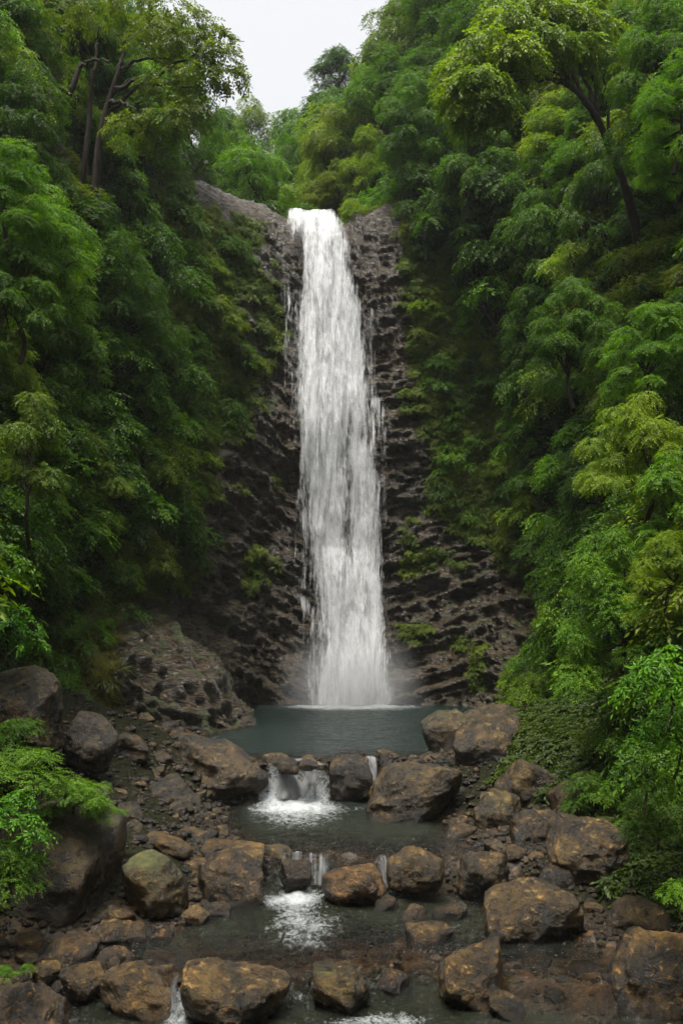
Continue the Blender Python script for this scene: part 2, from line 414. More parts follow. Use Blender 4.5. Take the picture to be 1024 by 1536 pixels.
side = np.sign(G[..., 0])
def dip(P, ang):
    c, s_ = math.cos(ang), math.sin(ang)
    return np.stack([P[..., 0] * c - P[..., 2] * s_, P[..., 1], P[..., 0] * s_ + P[..., 2] * c], -1)
D1 = dip(G, math.radians(32)); D2 = dip(G, math.radians(-14))
wl_ = sstep(-1.5, 1.5, G[..., 0])[..., None]
D = D1 * (1 - wl_) + D2 * wl_
strata = ridged(D * np.array([0.22, 0.22, 0.85]), 5, 3)
blocks = ridged(D * np.array([0.5, 0.5, 1.1]) + 40, 4, 9)
big = fbm(G * 0.13, 3, 21)
uu, vv = proj(G)
# how much bare rock: the amphitheatre round the fall and the slab on the left
def lerp_tab(tab, x):
    tab = np.array(tab, float); return np.interp(x, tab[:, 0], tab[:, 1])
ROCK_L = [(280,290),(300,290),(312,330),(325,398),(380,385),(430,365),(470,330),(520,320),(560,365),(610,355),(660,325),(710,280),(780,280),(840,300),(880,250),(915,190),(950,160),(1010,150),(1060,90),(1200,60)]
ROCK_R = [(280,575),(330,600),(400,610),(450,640),(500,600),(560,620),(600,650),(650,635),(700,665),(760,665),(800,680),(840,760),(870,830),(920,835),(980,810),(1040,760),(1100,710)]
COV_L = [(280,215),(330,235),(400,250),(470,220),(560,250),(650,230),(710,180),(800,190),(880,120),(950,30),(1060,-10),(1200,-20)]
COV_R = [(280,610),(330,630),(400,680),(450,730),(520,790),(600,800),(700,820),(760,830),(820,850),(900,880),(980,860),(1040,820),(1100,790)]
wob = fbm(G * 0.5, 4, 55) * 45
rl, rr = lerp_tab(ROCK_L, vv), lerp_tab(ROCK_R, vv)
cl, cr = lerp_tab(COV_L, vv), lerp_tab(COV_R, vv)
front = (G[..., 1] > 24)
isrock = front & (uu > rl + wob * .5) & (uu < rr + wob * .5) & (T[:, None] < 6.25)
near_rock = front & (uu > cl + wob) & (uu < cr + wob) & (T[:, None] < 6.4)
rockf = isrock.astype(float)
for _ in range(6):                                 # soften
    rockf[1:-1, 1:-1] = (rockf[1:-1, 1:-1] * 2 + rockf[:-2, 1:-1] + rockf[2:, 1:-1] + rockf[1:-1, :-2] + rockf[1:-1, 2:]) / 6
amp = 0.35 + 0.65 * rockf
fade = sstep(9.0, 8.2, T)[:, None]
cd_ = 1 - .75 * np.exp(-((S[None, :] - 6.2) / .9) ** 2) * np.exp(-((T[:, None] - 6.1) / .55) ** 2)
lipfix = cd_ * (1 - 0.85 * np.exp(-((G[..., 0] + 1.3) / 2.6) ** 2) * sstep(5.2, 5.8, T)[:, None] * sstep(7.0, 6.3, T)[:, None])
promo = np.exp(-(((S[None, :] - 5.0) / 0.8) ** 2)) * np.exp(-((T[:, None] - 1.3) / 0.9) ** 2)
disp = (strata * 0.46 + blocks * 0.30 + big * 0.9 + fbm(D * np.array([2.2, 2.2, 4.5]), 4, 5) * 0.24) * amp * lipfix + promo * blocks * 0.5
disp = disp + (0.10 * (ridged(D * np.array([.8, .8, 4.2]), 4, 71) - .2) + 0.06 * fbm(G * 6, 3, 77)) * rockf
def ledges(freq, warp, seed):
    q = D[..., 2] * freq + fbm(D * np.array([.35, .35, .8]), 4, seed) * warp
    f_ = q - np.floor(q)
    return np.where(f_ < .82, f_ / .82, (1 - f_) / .18) * _hash(np.floor(q).astype(np.int64), np.floor(D[..., 0] * .25 + fbm(D * .8, 3, seed + 4) * 2).astype(np.int64), np.zeros(q.shape, np.int64), seed)
disp = disp + (0.12 * ledges(.6, 1.5, 141) + 0.06 * ledges(2.6, 2.2, 151)) * (0.1 + 0.9 * rockf) * lipfix * (1 - .7 * sstep(5.3, 5.9, T)[:, None])
disp = disp * (1 + (T[:, None] > 7) * 1.2)
G = G + N0 * disp[..., None]
# a shallow channel where the water comes over the lip and down
ch = np.exp(-((G[..., 0] + 1.3) / 1.7) ** 2) * sstep(5.6, 6.2, T)[:, None] * sstep(8.2, 7.0, T)[:, None]
G[..., 2] -= ch * 0.5
NW = grid_normals(G)
NW = np.where(np.sum(NW * N0, -1, keepdims=True) < 0, -NW, NW)
uu, vv = proj(G)
rockmask = rockf
moss = 0.15 + 0.55 * near_rock * (1 - rockf) + 0.12 * fbm(G * 0.35, 3, 31) + 0.22 * np.clip(NW[..., 2], 0, 1)
moss -= 0.35 * np.exp(-((G[..., 0] - 0.2) / 3.5) ** 2)
moss += 0.25 * sstep(250, 350, uu) * (uu < 420) * (vv > 380) * (vv < 620)
moss = np.where(front, moss, 0.7)
crest = (uu > 290) & (uu < 430) & (vv > 280) & (vv < 335)
moss = np.where(crest, moss - 0.3, moss)
warm = np.clip(sstep(300, 120, uu) * (vv > 880) + sstep(430, 300, uu) * sstep(800, 1000, vv) + crest * 1.6 + (uu > 560) * (uu < 640) * (vv < 450) * 0.6, 0, 1)
soilmix = sstep(0.15, 0.55, 1 - rockf) * (~near_rock)
k = int(np.searchsorted(T, 6.35))
def sub(r0, r1):
    A = G[r0:r1]; f = grid_faces(ns, r1 - r0)
    return A.reshape(-1, 3), f
v_, f_ = sub(0, k + 1)
cliff = link('cliff', mesh_np('cliff', v_, f_[:, ::-1], True, {'moss': moss[:k + 1], 'warm': warm[:k + 1]}, [M_cliff]))
tag(cliff, 'dark wet rock walls of the gorge around the waterfall', kind='structure')
v_, f_ = sub(k, nt)
hill = link('hillside', mesh_np('hillside', v_, f_[:, ::-1], True, None, [M_soil]))
tag(hill, 'steep wooded slopes above and behind the waterfall', kind='structure')

GV, NV = G.reshape(-1, 3), NW.reshape(-1, 3)
GU, GVV = uu.reshape(-1), vv.reshape(-1)
TT = np.repeat(T, ns); SS = np.tile(S, nt)
ROCKV, NEARV = rockf.reshape(-1), near_rock.reshape(-1)

# visibility of the wall from the camera: a coarse depth buffer
zb = np.full((400, 300), 1e9)
bi = ((GU + 240) / 5).astype(int); bj = ((GVV + 240) / 5).astype(int)
okb = (bi >= 0) & (bi < 300) & (bj >= 0) & (bj < 400) & (GV[:, 1] > 4)
np.minimum.at(zb, (bj[okb], bi[okb]), GV[okb, 1])
for _ in range(2):
    z2 = zb.copy()
    for a, b in ((1, 0), (-1, 0), (0, 1), (0, -1)): z2 = np.minimum(z2, np.where(zb > 1e8, np.roll(zb, (a, b), (0, 1)), zb))
    zb = z2
seen = np.zeros(len(GV), bool)
seen[okb] = GV[okb, 1] < zb[bj[okb], bi[okb]] * 1.06 + 1.0

def wall_at(u, v):
    d = (GU - u) ** 2 + (GVV - v) ** 2 + np.where(seen, 0, 1e6)
    i = int(np.argmin(d)); return GV[i].copy(), NV[i].copy(), i

# ------------------------------------------------------------------ the stream: bed, water, steps
LIPS = [(27.6, 0.0, -1.1), (20.7, -1.1, -1.7), (15.6, -1.7, -2.15)]
def lip_y(i, x):
    return LIPS[i][0] + [0.45 * np.sin(x * 0.9 + 1) + .2 * np.sin(x * 2.3), 0.3 * np.sin(x * 1.1 + 2.2), 0.35 * np.sin(x * 1.0 + 0.4)][i] + 0.12 * np.sin(x * 3.7 + i)
def drop_t(i, x, y, w=(0.55, 0.5, 0.6)):
    return sstep(0.0, w[i], lip_y(i, x) - y)       # 0 above the lip, 1 below it
def water_z(x, y):
    z = np.zeros_like(x)
    for i, (_, a, b) in enumerate(LIPS): z = z + (b - a) * drop_t(i, x, y)
    return z
SHORE_L = [(4,-4.8),(12,-5.0),(14.2,-5.2),(15.5,-5.2),(16.6,-4.8),(17.7,-3.6),(19.5,-2.6),(21,-2.7),(22.5,-3.0),(24.4,-3.7),(27,-3.6),(28.2,-3.4),(30,-4.9),(32,-5.8),(34.5,-5.4),(36,-4.4),(38,-5.2),(46,-5.6),(60,-5)]
SHORE_R = [(4,6.8),(12,6.8),(14.5,6.6),(15.7,6.2),(17,5.0),(18.5,3.8),(19.8,3.6),(21,4.0),(22.5,3.6),(24.4,3.2),(26.5,2.2),(28.2,2.6),(30,3.8),(32,4.2),(36,5.4),(40,7.0),(46,8.2),(60,8)]
GAPS = [[(-2.55, -0.25), (0.72, 1.15)], [(-1.75, 0.0), (0.35, 1.1), (1.35, 1.9)], [(-4.4, -4.0), (-2.9, -2.55), (-1.15, 1.7)]]
def in_gap(i, x, soft=0.18):
    g = np.zeros_like(x)
    for a, b in GAPS[i]: g = np.maximum(g, sstep(a - soft, a + soft, x) * sstep(b + soft, b - soft, x))
    return g
def bed_z(x, y, detail=True):
    P = np.stack([x, y, np.zeros_like(x)], -1)
    wz = water_z(x, y)
    L, R = lerp_tab(SHORE_L, y), lerp_tab(SHORE_R, y)
    wb = fbm(P * 0.6, 3, 61) * 0.5
    out = np.maximum(L - x, x - R) + wb * 0.6
    # away from the water the banks fall evenly instead of in steps
    wsm = np.interp(y, [4, 14.5, 18, 22, 24, 28.5, 60], [-2.15, -2.1, -1.75, -1.25, -.95, -.05, 0])
    wz0 = wz; wz = wz + (wsm - wz) * sstep(-0.1, 0.9, out)
    depth = 0.30 + 0.14 * sstep(21, 19, y) + 0.9 * sstep(-0.3, -2.4, out) * sstep(21, 30, y) + 0.32 * sstep(-0.3, -1.6, out)
    rise = np.clip(out, -0.9, 8)
    sl = 0.10 + 0.20 * sstep(15, 22, y)
    z = np.where(rise < 0, wz - depth * sstep(0.0, -0.9, rise), wz + rise * sl + 0.05 * np.abs(rise) ** 1.5)
    # rock dams along the lips, open in the gaps
    for i, (yl, a, b) in enumerate(LIPS):
        d = y - lip_y(i, x)
        g = in_gap(i, x)
        crest = a - 0.07 * g + (0.04, -0.03, -0.13)[i] * (1 - g)
        zc = np.where(d > 0, crest - 0.22 * np.clip(d, 0, 3), crest - 1.5 * np.clip(-d - 0.05, 0, 4) * (1 + g))
        near = (np.abs(d) < 2.2); zc = np.where(out < 0.5, zc, zc - (out - .5) * 1.2)
        z = np.where(near, np.maximum(z, zc), z)
    z = z + fbm(P * 1.3, 3, 63) * (0.10 - .05 * sstep(20, 19, y))
    if detail:
        c = vnoise(P * 3.1, 66); c2 = vnoise(P * 6.7, 67)
        z = z + 0.07 * np.abs(c) + 0.045 * np.abs(c2) + 0.02 * fbm(P * 14, 2, 68)
    return z
bx = np.linspace(-14, 14, 470); by = np.concatenate([np.linspace(-6, 11.5, 60, endpoint=False), np.linspace(11.5, 30, 420, endpoint=False), np.linspace(30, 49, 170)])
BX, BY = np.meshgrid(bx, by)
BZ = bed_z(BX, BY)
bed = link('stream_bed', mesh_np('stream_bed', np.stack([BX, BY, BZ], -1).reshape(-1, 3), grid_faces(len(bx), len(by)), True,
           {'bank': sstep(0.0, 0.35, BZ - water_z(BX, BY) + 0.3 * fbm(np.stack([BX, BY, BX * 0], -1) * .8, 3, 13))}, [M_bed]))
tag(bed, 'brown pebbly bed and banks of the stream', kind='structure')

def gauss(x, y, cx, cy_, sx, sy): return np.exp(-((x - cx) / sx) ** 2 - ((y - cy_) / sy) ** 2)
def water_sheet(name, x0, x1, ys, label):
    xs = np.linspace(x0, x1, int((x1 - x0) / 0.055))
    X, Y = np.meshgrid(xs, ys)
    Z = water_z(X, Y)
    P = np.stack([X, Y, Z], -1)
    calm = sstep(27, 30, Y)
    foam = np.zeros_like(X)
    X_ = X; X = X + .35 * fbm(P * 1.3, 3, 301); 
    foam += 1.4 * gauss(X, Y, 0.45, 44.6, 2.9, 1.0) + 0.6 * gauss(X, Y, 0.45, 43.2, 4.5, 1.6)
    foam += 1.25 * gauss(X, Y, -1.35, 26.2, 1.25, 0.8) + 0.65 * gauss(X, Y, -1.2, 24.9, 1.7, 1.3) + 0.4 * gauss(X, Y, 0.9, 26.2, 0.5, 0.8)
    foam += 0.30 * gauss(X, Y, -1.0, 23.2, 1.8, 1.4)
    foam += 1.05 * gauss(X, Y, -1.15, 19.7, 0.65, 0.6) + 0.72 * gauss(X, Y, -1.0, 18.4, 0.95, 1.3) + 0.4 * gauss(X, Y, -0.6, 16.8, 1.2, 1.2) + 0.6 * gauss(X, Y, 1.1, 19.6, 0.45, 0.5)
    foam += 0.85 * gauss(X, Y, 0.6, 14.6, 1.2, 0.4) + 0.8 * gauss(X, Y, -2.7, 14.5, 0.4, 0.5) + 0.5 * gauss(X, Y, -4.2, 14.4, .4, .5)
    foam *= .9; X = X_
    for i in (1, 2):
        d = lip_y(i, X) - Y; foam += 0.35 * np.exp(-((d - 0.3) / 0.35) ** 2) * in_gap(i, X)
    d = lip_y(0, X) - Y; foam += 0.6 * np.exp(-((d - 0.4) / 0.35) ** 2) * in_gap(0, X)
    chop = 0.15 + 0.85 * (1 - calm) * np.clip(foam * 2 + 0.35, 0, 1)
    Z = Z + fbm(P * np.array([1.0, 1.5, 1]), 3, 81) * (0.022 + 0.02 * (1 - calm)) + fbm(P * np.array([4, 5.5, 1]), 3, 82) * (0.012 + 0.045 * np.clip(foam, 0, 1))
    Z = Z + np.clip(foam, 0, 1) * 0.05 * vnoise(P * np.array([3, 3, 1]), 83)
    bz = bed_z(X, Y, False)
    k_ = sstep(19, 22, Y); deep = sstep(0.10 - .08 * k_, 1.0 - .25 * k_, Z - bz) * 0.95
    o = link(name, mesh_np(name, np.stack([X, Y, Z], -1).reshape(-1, 3), grid_faces(len(xs), len(ys)), True,
             {'deep': deep, 'foam': np.clip(foam, 0, 1.3), 'chop': chop, 'pool': sstep(22, 30, Y)}, [M_water]))
    return tag(o, label, kind='structure')
yj = 28.6
water_sheet('stream_water', -5.4, 7.0, np.linspace(4, yj, 440), 'shallow brown and green stream running over rock steps')
water_sheet('pool_water', -9.5, 9.5, np.linspace(yj, 47, 240), 'calm dark teal pool at the foot of the waterfall')

# ------------------------------------------------------------------ the waterfall
def uv_layer(me, UV):
    l = me.uv_layers.new(name='UVMap')
    idx = np.empty(len(me.loops), dtype=np.int32); me.loops.foreach_get('vertex_index', idx)
    l.data.foreach_set('uv', np.asarray(UV, dtype=np.float32).reshape(-1, 2)[idx].ravel())

def wall_y(x, z):                                   # frontmost wall depth near (x, z), from the finished mesh
    pass
FX = np.arange(-6, 6.01, 0.15); FZ = np.arange(-0.5, 28.01, 0.15)
WY = np.full((len(FZ), len(FX)), 99.0)
msk = (np.abs(GV[:, 0]) < 6) & (GV[:, 1] > 43) & (GV[:, 1] < 56) & (GV[:, 2] > -0.5) & (GV[:, 2] < 28) & (TT < 6.6)
ii = np.clip(((GV[msk, 0] + 6) / 0.15).round().astype(int), 0, len(FX) - 1); jj = np.clip(((GV[msk, 2] + 0.5) / 0.15).round().astype(int), 0, len(FZ) - 1)
np.minimum.at(WY, (jj, ii), GV[msk, 1])
for _ in range(14):
    bad = WY > 90
    pd = np.pad(WY, 1, mode='edge'); nb = np.minimum.reduce([pd[:-2, 1:-1], pd[2:, 1:-1], pd[1:-1, :-2], pd[1:-1, 2:]])
    WY = np.where(bad, nb, WY)
WS = WY.copy()
for _ in range(3):
    pd = np.pad(WS, ((0, 0), (1, 1)), mode='edge'); WS = np.minimum.reduce([WS, pd[:, :-2], pd[:, 2:]])
for _ in range(220):
    WS[1:-1, 1:-1] = (WS[1:-1, 1:-1] * 2 + WS[:-2, 1:-1] + WS[2:, 1:-1] + WS[1:-1, :-2] + WS[1:-1, 2:]) / 6
# water once launched cannot fall back in: the drop line only moves outwards going down
for j in range(len(FZ) - 2, -1, -1):
    WS[j] = np.minimum(WS[j], WS[j + 1] - 0.002)
def samp(A, x, z):
    a = np.clip((x + 6) / 0.15, 0, len(FX) - 1.001); b = np.clip((z + 0.5) / 0.15, 0, len(FZ) - 1.001)
    i = a.astype(int); j = b.astype(int); fa = a - i; fb = b - j
    return (A[j, i] * (1 - fa) + A[j, i + 1] * fa) * (1 - fb) + (A[j + 1, i] * (1 - fa) + A[j + 1, i + 1] * fa) * fb

# edges of the falling water in photo rows, turned into metres at the depth of the face
FL = [(318,430),(335,424),(370,418),(430,424),(500,427),(560,432),(600,438),(660,440),(720,444),(780,446),(850,452),(900,458),(1000,462),(1060,462)]
FR = [(318,508),(335,520),(360,532),(400,545),(450,552),(520,556),(590,564),(640,568),(700,572),(780,577),(850,580),(930,585),(1000,588),(1060,594)]
CL = [(318,434),(335,436),(370,448),(420,458),(500,462),(560,466),(640,462),(700,458),(780,466),(880,480),(960,482),(1060,476)]
CR = [(318,500),(335,510),(370,520),(400,524),(450,534),(520,540),(600,548),(680,552),(740,562),(850,570),(950,576),(1060,584)]
def z_of(v, Y=47.5): return CZ - (v - V0) / F * Y
def fall_sheet(name, mat, off, seed, dmul, dadd, root, wid=1.0, nz=520, nx=110):
    zt = np.linspace(0, 1, nz)
    z = 26.95 - zt * 26.95
    v = V0 - (z - CZ) * F / np.interp(z, [0, 10, 20, 26.9], [45.3, 46.5, 47.6, 49.0])
    Yd = np.interp(z, [0, 10, 20, 26.9], [45.3, 46.5, 47.6, 49.0])
    xl = (lerp_tab(FL, v) - U0) / F * Yd; xr = (lerp_tab(FR, v) - U0) / F * Yd
    wv_ = .28 * fbm(np.stack([z * .35, z * 0, z * 0 + seed], -1), 3, 5); xl = xl + wv_; xr = xr + .28 * fbm(np.stack([z * .35, z * 0 + 4, z * 0 + seed], -1), 3, 6)
    ex = 0.32 * (off > .3) * sstep(26.5, 20, z); xl = xl - ex; xr = xr + ex
    kl = (lerp_tab(CL, v) - U0) / F * Yd; kr = (lerp_tab(CR, v) - U0) / F * Yd
    s_ = np.linspace(-0.06, 1.06, nx)
    X = xl[:, None] + (xr - xl)[:, None] * s_[None]
    Z = np.repeat(z[:, None], nx, 1)
    Y = samp(WS, X, Z) - off
    P = np.stack([X * 2.6, Z * 0.32, np.full_like(X, seed * 7.0)], -1)
    r = fbm(P, 4, seed)
    r2 = fbm(np.stack([X * 1.1, Z * 0.12, np.full_like(X, seed)], -1), 3, seed + 5)
    Y = Y - 0.22 * r - 0.35 * np.abs(r2) * wid
    X2 = X + 0.10 * fbm(np.stack([X * 1.5, Z * 0.5, np.full_like(X, 3.0)], -1), 3, seed + 9)
    # density of the water: a solid core, thin at the edges
    core = sstep(xl[:, None] - 0.05, kl[:, None] + 0.6, X + .25 * r) * sstep(xr[:, None] + 0.05, kr[:, None] - 0.6, X + .25 * r)
    dd = dadd + dmul * core + 0.45 * r2 + 0.2 * r
    dd = dd + 0.25 * sstep(3.5, 0.0, Z) + 0.3 * sstep(24.5, 26.5, Z) * core
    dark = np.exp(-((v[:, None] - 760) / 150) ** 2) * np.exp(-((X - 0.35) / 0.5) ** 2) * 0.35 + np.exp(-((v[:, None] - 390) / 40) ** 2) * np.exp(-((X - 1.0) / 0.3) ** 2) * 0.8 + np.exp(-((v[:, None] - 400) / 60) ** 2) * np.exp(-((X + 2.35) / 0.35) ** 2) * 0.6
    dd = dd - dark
    edge = sstep(-0.06, 0.04, s_) * sstep(1.06, 0.96, s_)
    dd = dd * edge[None] - (1 - edge[None]) * 0.6
    topf = sstep(26.95, 26.6, Z)
    V = np.stack([X2, Y, Z + 0.02], -1)
    me = mesh_np(name, V.reshape(-1, 3), grid_faces(nx, nz), True, {'dens': np.clip(dd, 0, 2)}, [mat])
    uv_layer(me, np.stack([X + seed * 3.3, Z + seed * 9], -1))
    return link(name, me, root)
fall = empty('waterfall', (0.4, 45.0, 0.0))
tag(fall, 'tall white waterfall pouring down the dark cliff into the pool', 'waterfall')
def rel(o):                                         # keep world placement under an Empty without rotation
    o.matrix_parent_inverse = Matrix.Translation(-o.parent.location)
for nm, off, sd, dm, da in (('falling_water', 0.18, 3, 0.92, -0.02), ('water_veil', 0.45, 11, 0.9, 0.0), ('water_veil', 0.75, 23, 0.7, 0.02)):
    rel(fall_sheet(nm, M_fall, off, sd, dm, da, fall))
# the water sliding over the lip
xs = np.linspace(-3.2, 0.3, 70); ys = np.linspace(49.7, 56.5, 70)
X, Y = np.meshgrid(xs, ys)
m2 = (np.abs(GV[:, 0] + 1.4) < 3.5) & (TT > 5.2) & (TT < 7.6)
CHX = GV[m2]
def ground_top(X, Y, src, kk=3):
    out = np.empty(X.size); xf, yf = X.ravel(), Y.ravel()
    for a in range(0, X.size, 400):
        d = (xf[a:a + 400, None] - src[None, :, 0]) ** 2 + (yf[a:a + 400, None] - src[None, :, 1]) ** 2
        idx = np.argpartition(d, kk, axis=1)[:, :kk]
        out[a:a + 400] = src[idx, 2].max(1)
    return out.reshape(X.shape)
Z = ground_top(X, Y, CHX) + 0.10
Z = np.where(Y < 50.0, np.minimum(Z, 26.98), Z)
for _ in range(4): Z[1:-1, 1:-1] = (Z[1:-1, 1:-1] + Z[:-2, 1:-1] + Z[2:, 1:-1] + Z[1:-1, :-2] + Z[1:-1, 2:]) / 5
me = mesh_np('lip_water', np.stack([X, Y, Z], -1).reshape(-1, 3), grid_faces(len(xs), len(ys)), True,
             {'dens': (0.9 * sstep(-3.2, -2.6, X) * sstep(0.3, -0.2, X) * sstep(56, 50, Y) * sstep(49.7, 50.2, Y))}, [M_fall])
uv_layer(me, np.stack([X, Y], -1))
rel(link('lip_water', me, fall))
# thin strands beside the main fall
def strand(u0_, v0_, u1_, v1_, w, arc, seed, dens=0.75):
    dens *= 0.62; w *= 2.3
    n = 60; t = np.linspace(0, 1, n); s_ = np.linspace(-1, 1, 9)
    v = v0_ + (v1_ - v0_) * t; u = u0_ + (u1_ - u0_) * np.clip(t / max(arc, 1e-3), 0, 1) ** 0.6 if arc > 0 else u0_ + (u1_ - u0_) * t
    Yd = 47.0; z = CZ - (v - V0) / F * Yd; x = (u - U0) / F * Yd
    X = x[:, None] + s_[None] * w * (0.6 + 0.9 * t[:, None]); Z = np.repeat(z[:, None], 9, 1)
    Y = samp(WS, X, Z) - 0.30 - 0.25 * t[:, None] - 0.05 * s_[None] ** 2
    X = X + 0.05 * vnoise(np.stack([t * 9, t * 0, t * 0 + seed], -1), 4)[:, None]
    me = mesh_np('side_strand', np.stack([X, Y, Z], -1).reshape(-1, 3), grid_faces(9, n), True,
                 {'dens': np.clip((dens * (1 - 0.7 * t) * sstep(0, .08, t))[:, None] * (1 - s_[None] ** 2) * 1.25, 0, 2)}, [M_fall])
    uv_layer(me, np.stack([X * 1.3 + seed, Z], -1)); rel(link('side_strand', me, fall))
for a in ((440, 885, 466, 1040, 0.28, 0.22, 1, 0.95), (447, 730, 452, 860, 0.28, 0.1, 2, 0.8), (445, 640, 462, 740, 0.25, 0.2, 3, 0.85), (559, 592, 566, 720, 0.25, 0.15, 4, 0.85), (574, 598, 574, 900, 0.05, 0.0, 5, 0.6),
          (549, 700, 566, 800, 0.3, 0.2, 7, 0.85), (552, 450, 556, 570, 0.2, 0.05, 10, 0.7)):
    strand(*a)

# little falls over the rock steps
def cascade(i, x0, x1, label, dens=0.95, fan=0.15):
    a, b = LIPS[i][1], LIPS[i][2]; n, m_ = 46, max(16, int((x1 - x0) * 26))
    s_ = np.linspace(0, 1, m_); t = np.linspace(-0.18, 1, n)
    c = (x0 + x1) / 2
    X = (x0 + (x1 - x0) * s_)[None] * np.ones((n, 1)); X = c + (X - c) * (1 + fan * np.clip(t, 0, 1)[:, None])
    tt = np.clip(t, 0, 1)[:, None]
    wob_ = fbm(np.stack([X * 2.5, X * 0, X * 0 + i], -1), 3, 41)
    Z = a + 0.05 + (b - a) * tt ** (1.5 + 1.1 * wob_) + np.where(t < 0, 0.02, 0)[:, None]
    Z = Z + X * 0
    Z = Z + 0.12 * fbm(np.stack([X * 4, Z * 2, X * 0], -1), 3, 43) * (tt > 0)
    Z = Z + X * 0
    Y = lip_y(i, X) + 0.35 * np.where(t < 0, -t * 3, 0)[:, None] - 0.12 - tt * (0.42 + 0.35 * wob_) - 0.28 * fbm(np.stack([X * 3.2, Z * .9, X * 0], -1), 4, 47)
    dn = dens * (0.45 + 2.4 * fbm(np.stack([X * 1.9, X * 0, X * 0 + i * 3], -1), 3, 49)[...] + 0.3 * tt)
    dn = np.clip(dn, 0.1, 2) * np.minimum(1, np.minimum(s_, 1 - s_) * 4)[None] * sstep(-0.18, 0.02, t)[:, None]
    c0 = (c, float(lip_y(i, np.array(c))) - 0.3, b)
    me = mesh_np('cascade', (np.stack([X, Y, Z], -1) - np.array(c0)).reshape(-1, 3), grid_faces(m_, n), True, {'dens': dn}, [M_casc])
    uv_layer(me, np.stack([X + i * 5, (Z + tt * 0.5) * 2.0], -1))
    o = link('cascade', me); o.location = c0
    return tag(o, label, 'cascade', 'small cascades over the rock steps')
cascade(0, -2.6, -0.35, 'broad white cascade dropping from the pool between two big boulders', 1.15, 0.2)
cascade(0, 0.72, 1.12, 'narrow trickle beside the wide smooth boulder at the pool edge', 0.9)
cascade(1, -1.75, -0.15, 'streaky cascade over the second rock step below the pool', 0.6)
cascade(1, 0.4, 1.15, 'thin cascade just behind the small pointed brown boulder', 0.55)
cascade(1, 1.3, 1.8, 'short white rush between the pointed boulder and the squat one', 0.8)
cascade(2, -1.1, 0.0, 'low cascade right of the biggest front boulder at the bottom', 0.8)
cascade(2, 0.35, 1.7, 'wide low cascade between small mossy rock and squat front boulder', 0.75)
cascade(2, -2.95, -2.5, 'white trickle between the two big front boulders at the bottom', 0.9)

# spray drifting where the fall meets the pool
def mat_spray():
    m = bpy.data.materials.new('drifting_spray'); m.use_nodes = True; t = m.node_tree; t.nodes.clear()
    N = t.nodes.new; o = N('ShaderNodeOutputMaterial'); v = N('ShaderNodeVolumePrincipled'); tc = N('ShaderNodeTexCoord')
    ln = N('ShaderNodeVectorMath'); ln.operation = 'LENGTH'; nz = N('ShaderNodeTexNoise'); nz.inputs['Scale'].default_value = 3.0; nz.inputs['Detail'].default_value = 3
    mr = N('ShaderNodeMapRange'); mr.interpolation_type = 'SMOOTHSTEP'
    for i, x in enumerate((1.0, 0.1, 0.0, 1.0)): mr.inputs[i + 1].default_value = x
    m2 = N('ShaderNodeMath'); m2.operation = 'MULTIPLY'; m3 = N('ShaderNodeMath'); m3.operation = 'MULTIPLY'; m3.inputs[1].default_value = 0.75
    t.links.new(tc.outputs['Object'], ln.inputs[0]); t.links.new(tc.outputs['Object'], nz.inputs['Vector']); t.links.new(ln.outputs['Value'], mr.inputs[0])
    t.links.new(mr.outputs[0], m2.inputs[0]); t.links.new(nz.outputs['Fac'], m2.inputs[1]); t.links.new(m2.outputs[0], m3.inputs[0]); t.links.new(m3.outputs[0], v.inputs['Density'])
    v.inputs['Color'].default_value = (.93, .95, .97, 1); t.links.new(v.outputs[0], o.inputs['Volume'])
    return m
bm = __import__('bmesh').new(); __import__('bmesh').ops.create_icosphere(bm, subdivisions=3, radius=1); me = bpy.data.meshes.new('spray'); bm.to_mesh(me); bm.free()
me.materials.append(mat_spray())
sp = link('spray', me); sp.location = (0.5, 44.2, 0.6); sp.scale = (4.2, 2.0, 4.2)
tag(sp, 'white spray drifting at the foot of the waterfall', 'spray', kind='stuff')

# ------------------------------------------------------------------ boulders and stones
import bmesh
def ico(sub):
    bm = bmesh.new(); bmesh.ops.create_icosphere(bm, subdivisions=sub, radius=1)
    V = np.array([v.co[:] for v in bm.verts]); Fc = np.array([[v.index for v in f.verts] for f in bm.faces]); bm.free()
    return norm(V), Fc
ICO = {k: ico(k) for k in (3, 4, 5, 6)}
def rock_verts(seed, rx, ry, rz, sub=5, nplanes=15, pw=24, rough=1.0, roll=0.0):
    rng = np.random.default_rng(seed)
    D, Fc = ICO[sub]
    n = norm(rng.normal(size=(nplanes, 3)) * np.array([1, 1, 0.9])); h = rng.uniform(0.70, 1.0, nplanes)
    box = np.array([[1, 0, 0], [-1, 0, 0], [0, 1, 0], [0, -1, 0], [0, 0, 1], [0, 0, -1.0]]); n = np.concatenate([n, box]); h = np.concatenate([h, np.full(6, 0.98)])
    q = np.clip(D @ n.T, 1e-4, None) / h
    r = (q ** pw).sum(1) ** (-1.0 / pw)
    V = D * r[:, None]
    V = V / np.abs(V).max(0)
    sz = (rx + rz) / 2
    Pn = V * np.array([rx, ry, rz])
    o = seed * 3.7
    nn = norm(D / np.array([rx, ry, rz]) ** 1)
    d = 0.085 * sz * fbm(Pn / sz * 1.6 + o, 4, seed) + 0.085 * sz * (ridged(Pn / sz * 2.2 + o, 4, seed + 3) - 0.3) * rough
    d = d + 0.022 * fbm(Pn * 8 + o, 5, seed + 8, 0.62) * rough
    Pn = Pn + nn * d[:, None]
    c, s_ = math.cos(roll), math.sin(roll)
    Pn = np.stack([Pn[:, 0] * c - Pn[:, 2] * s_, Pn[:, 1], Pn[:, 0] * s_ + Pn[:, 2] * c], -1)
    return Pn, Fc
NROCK = [0]
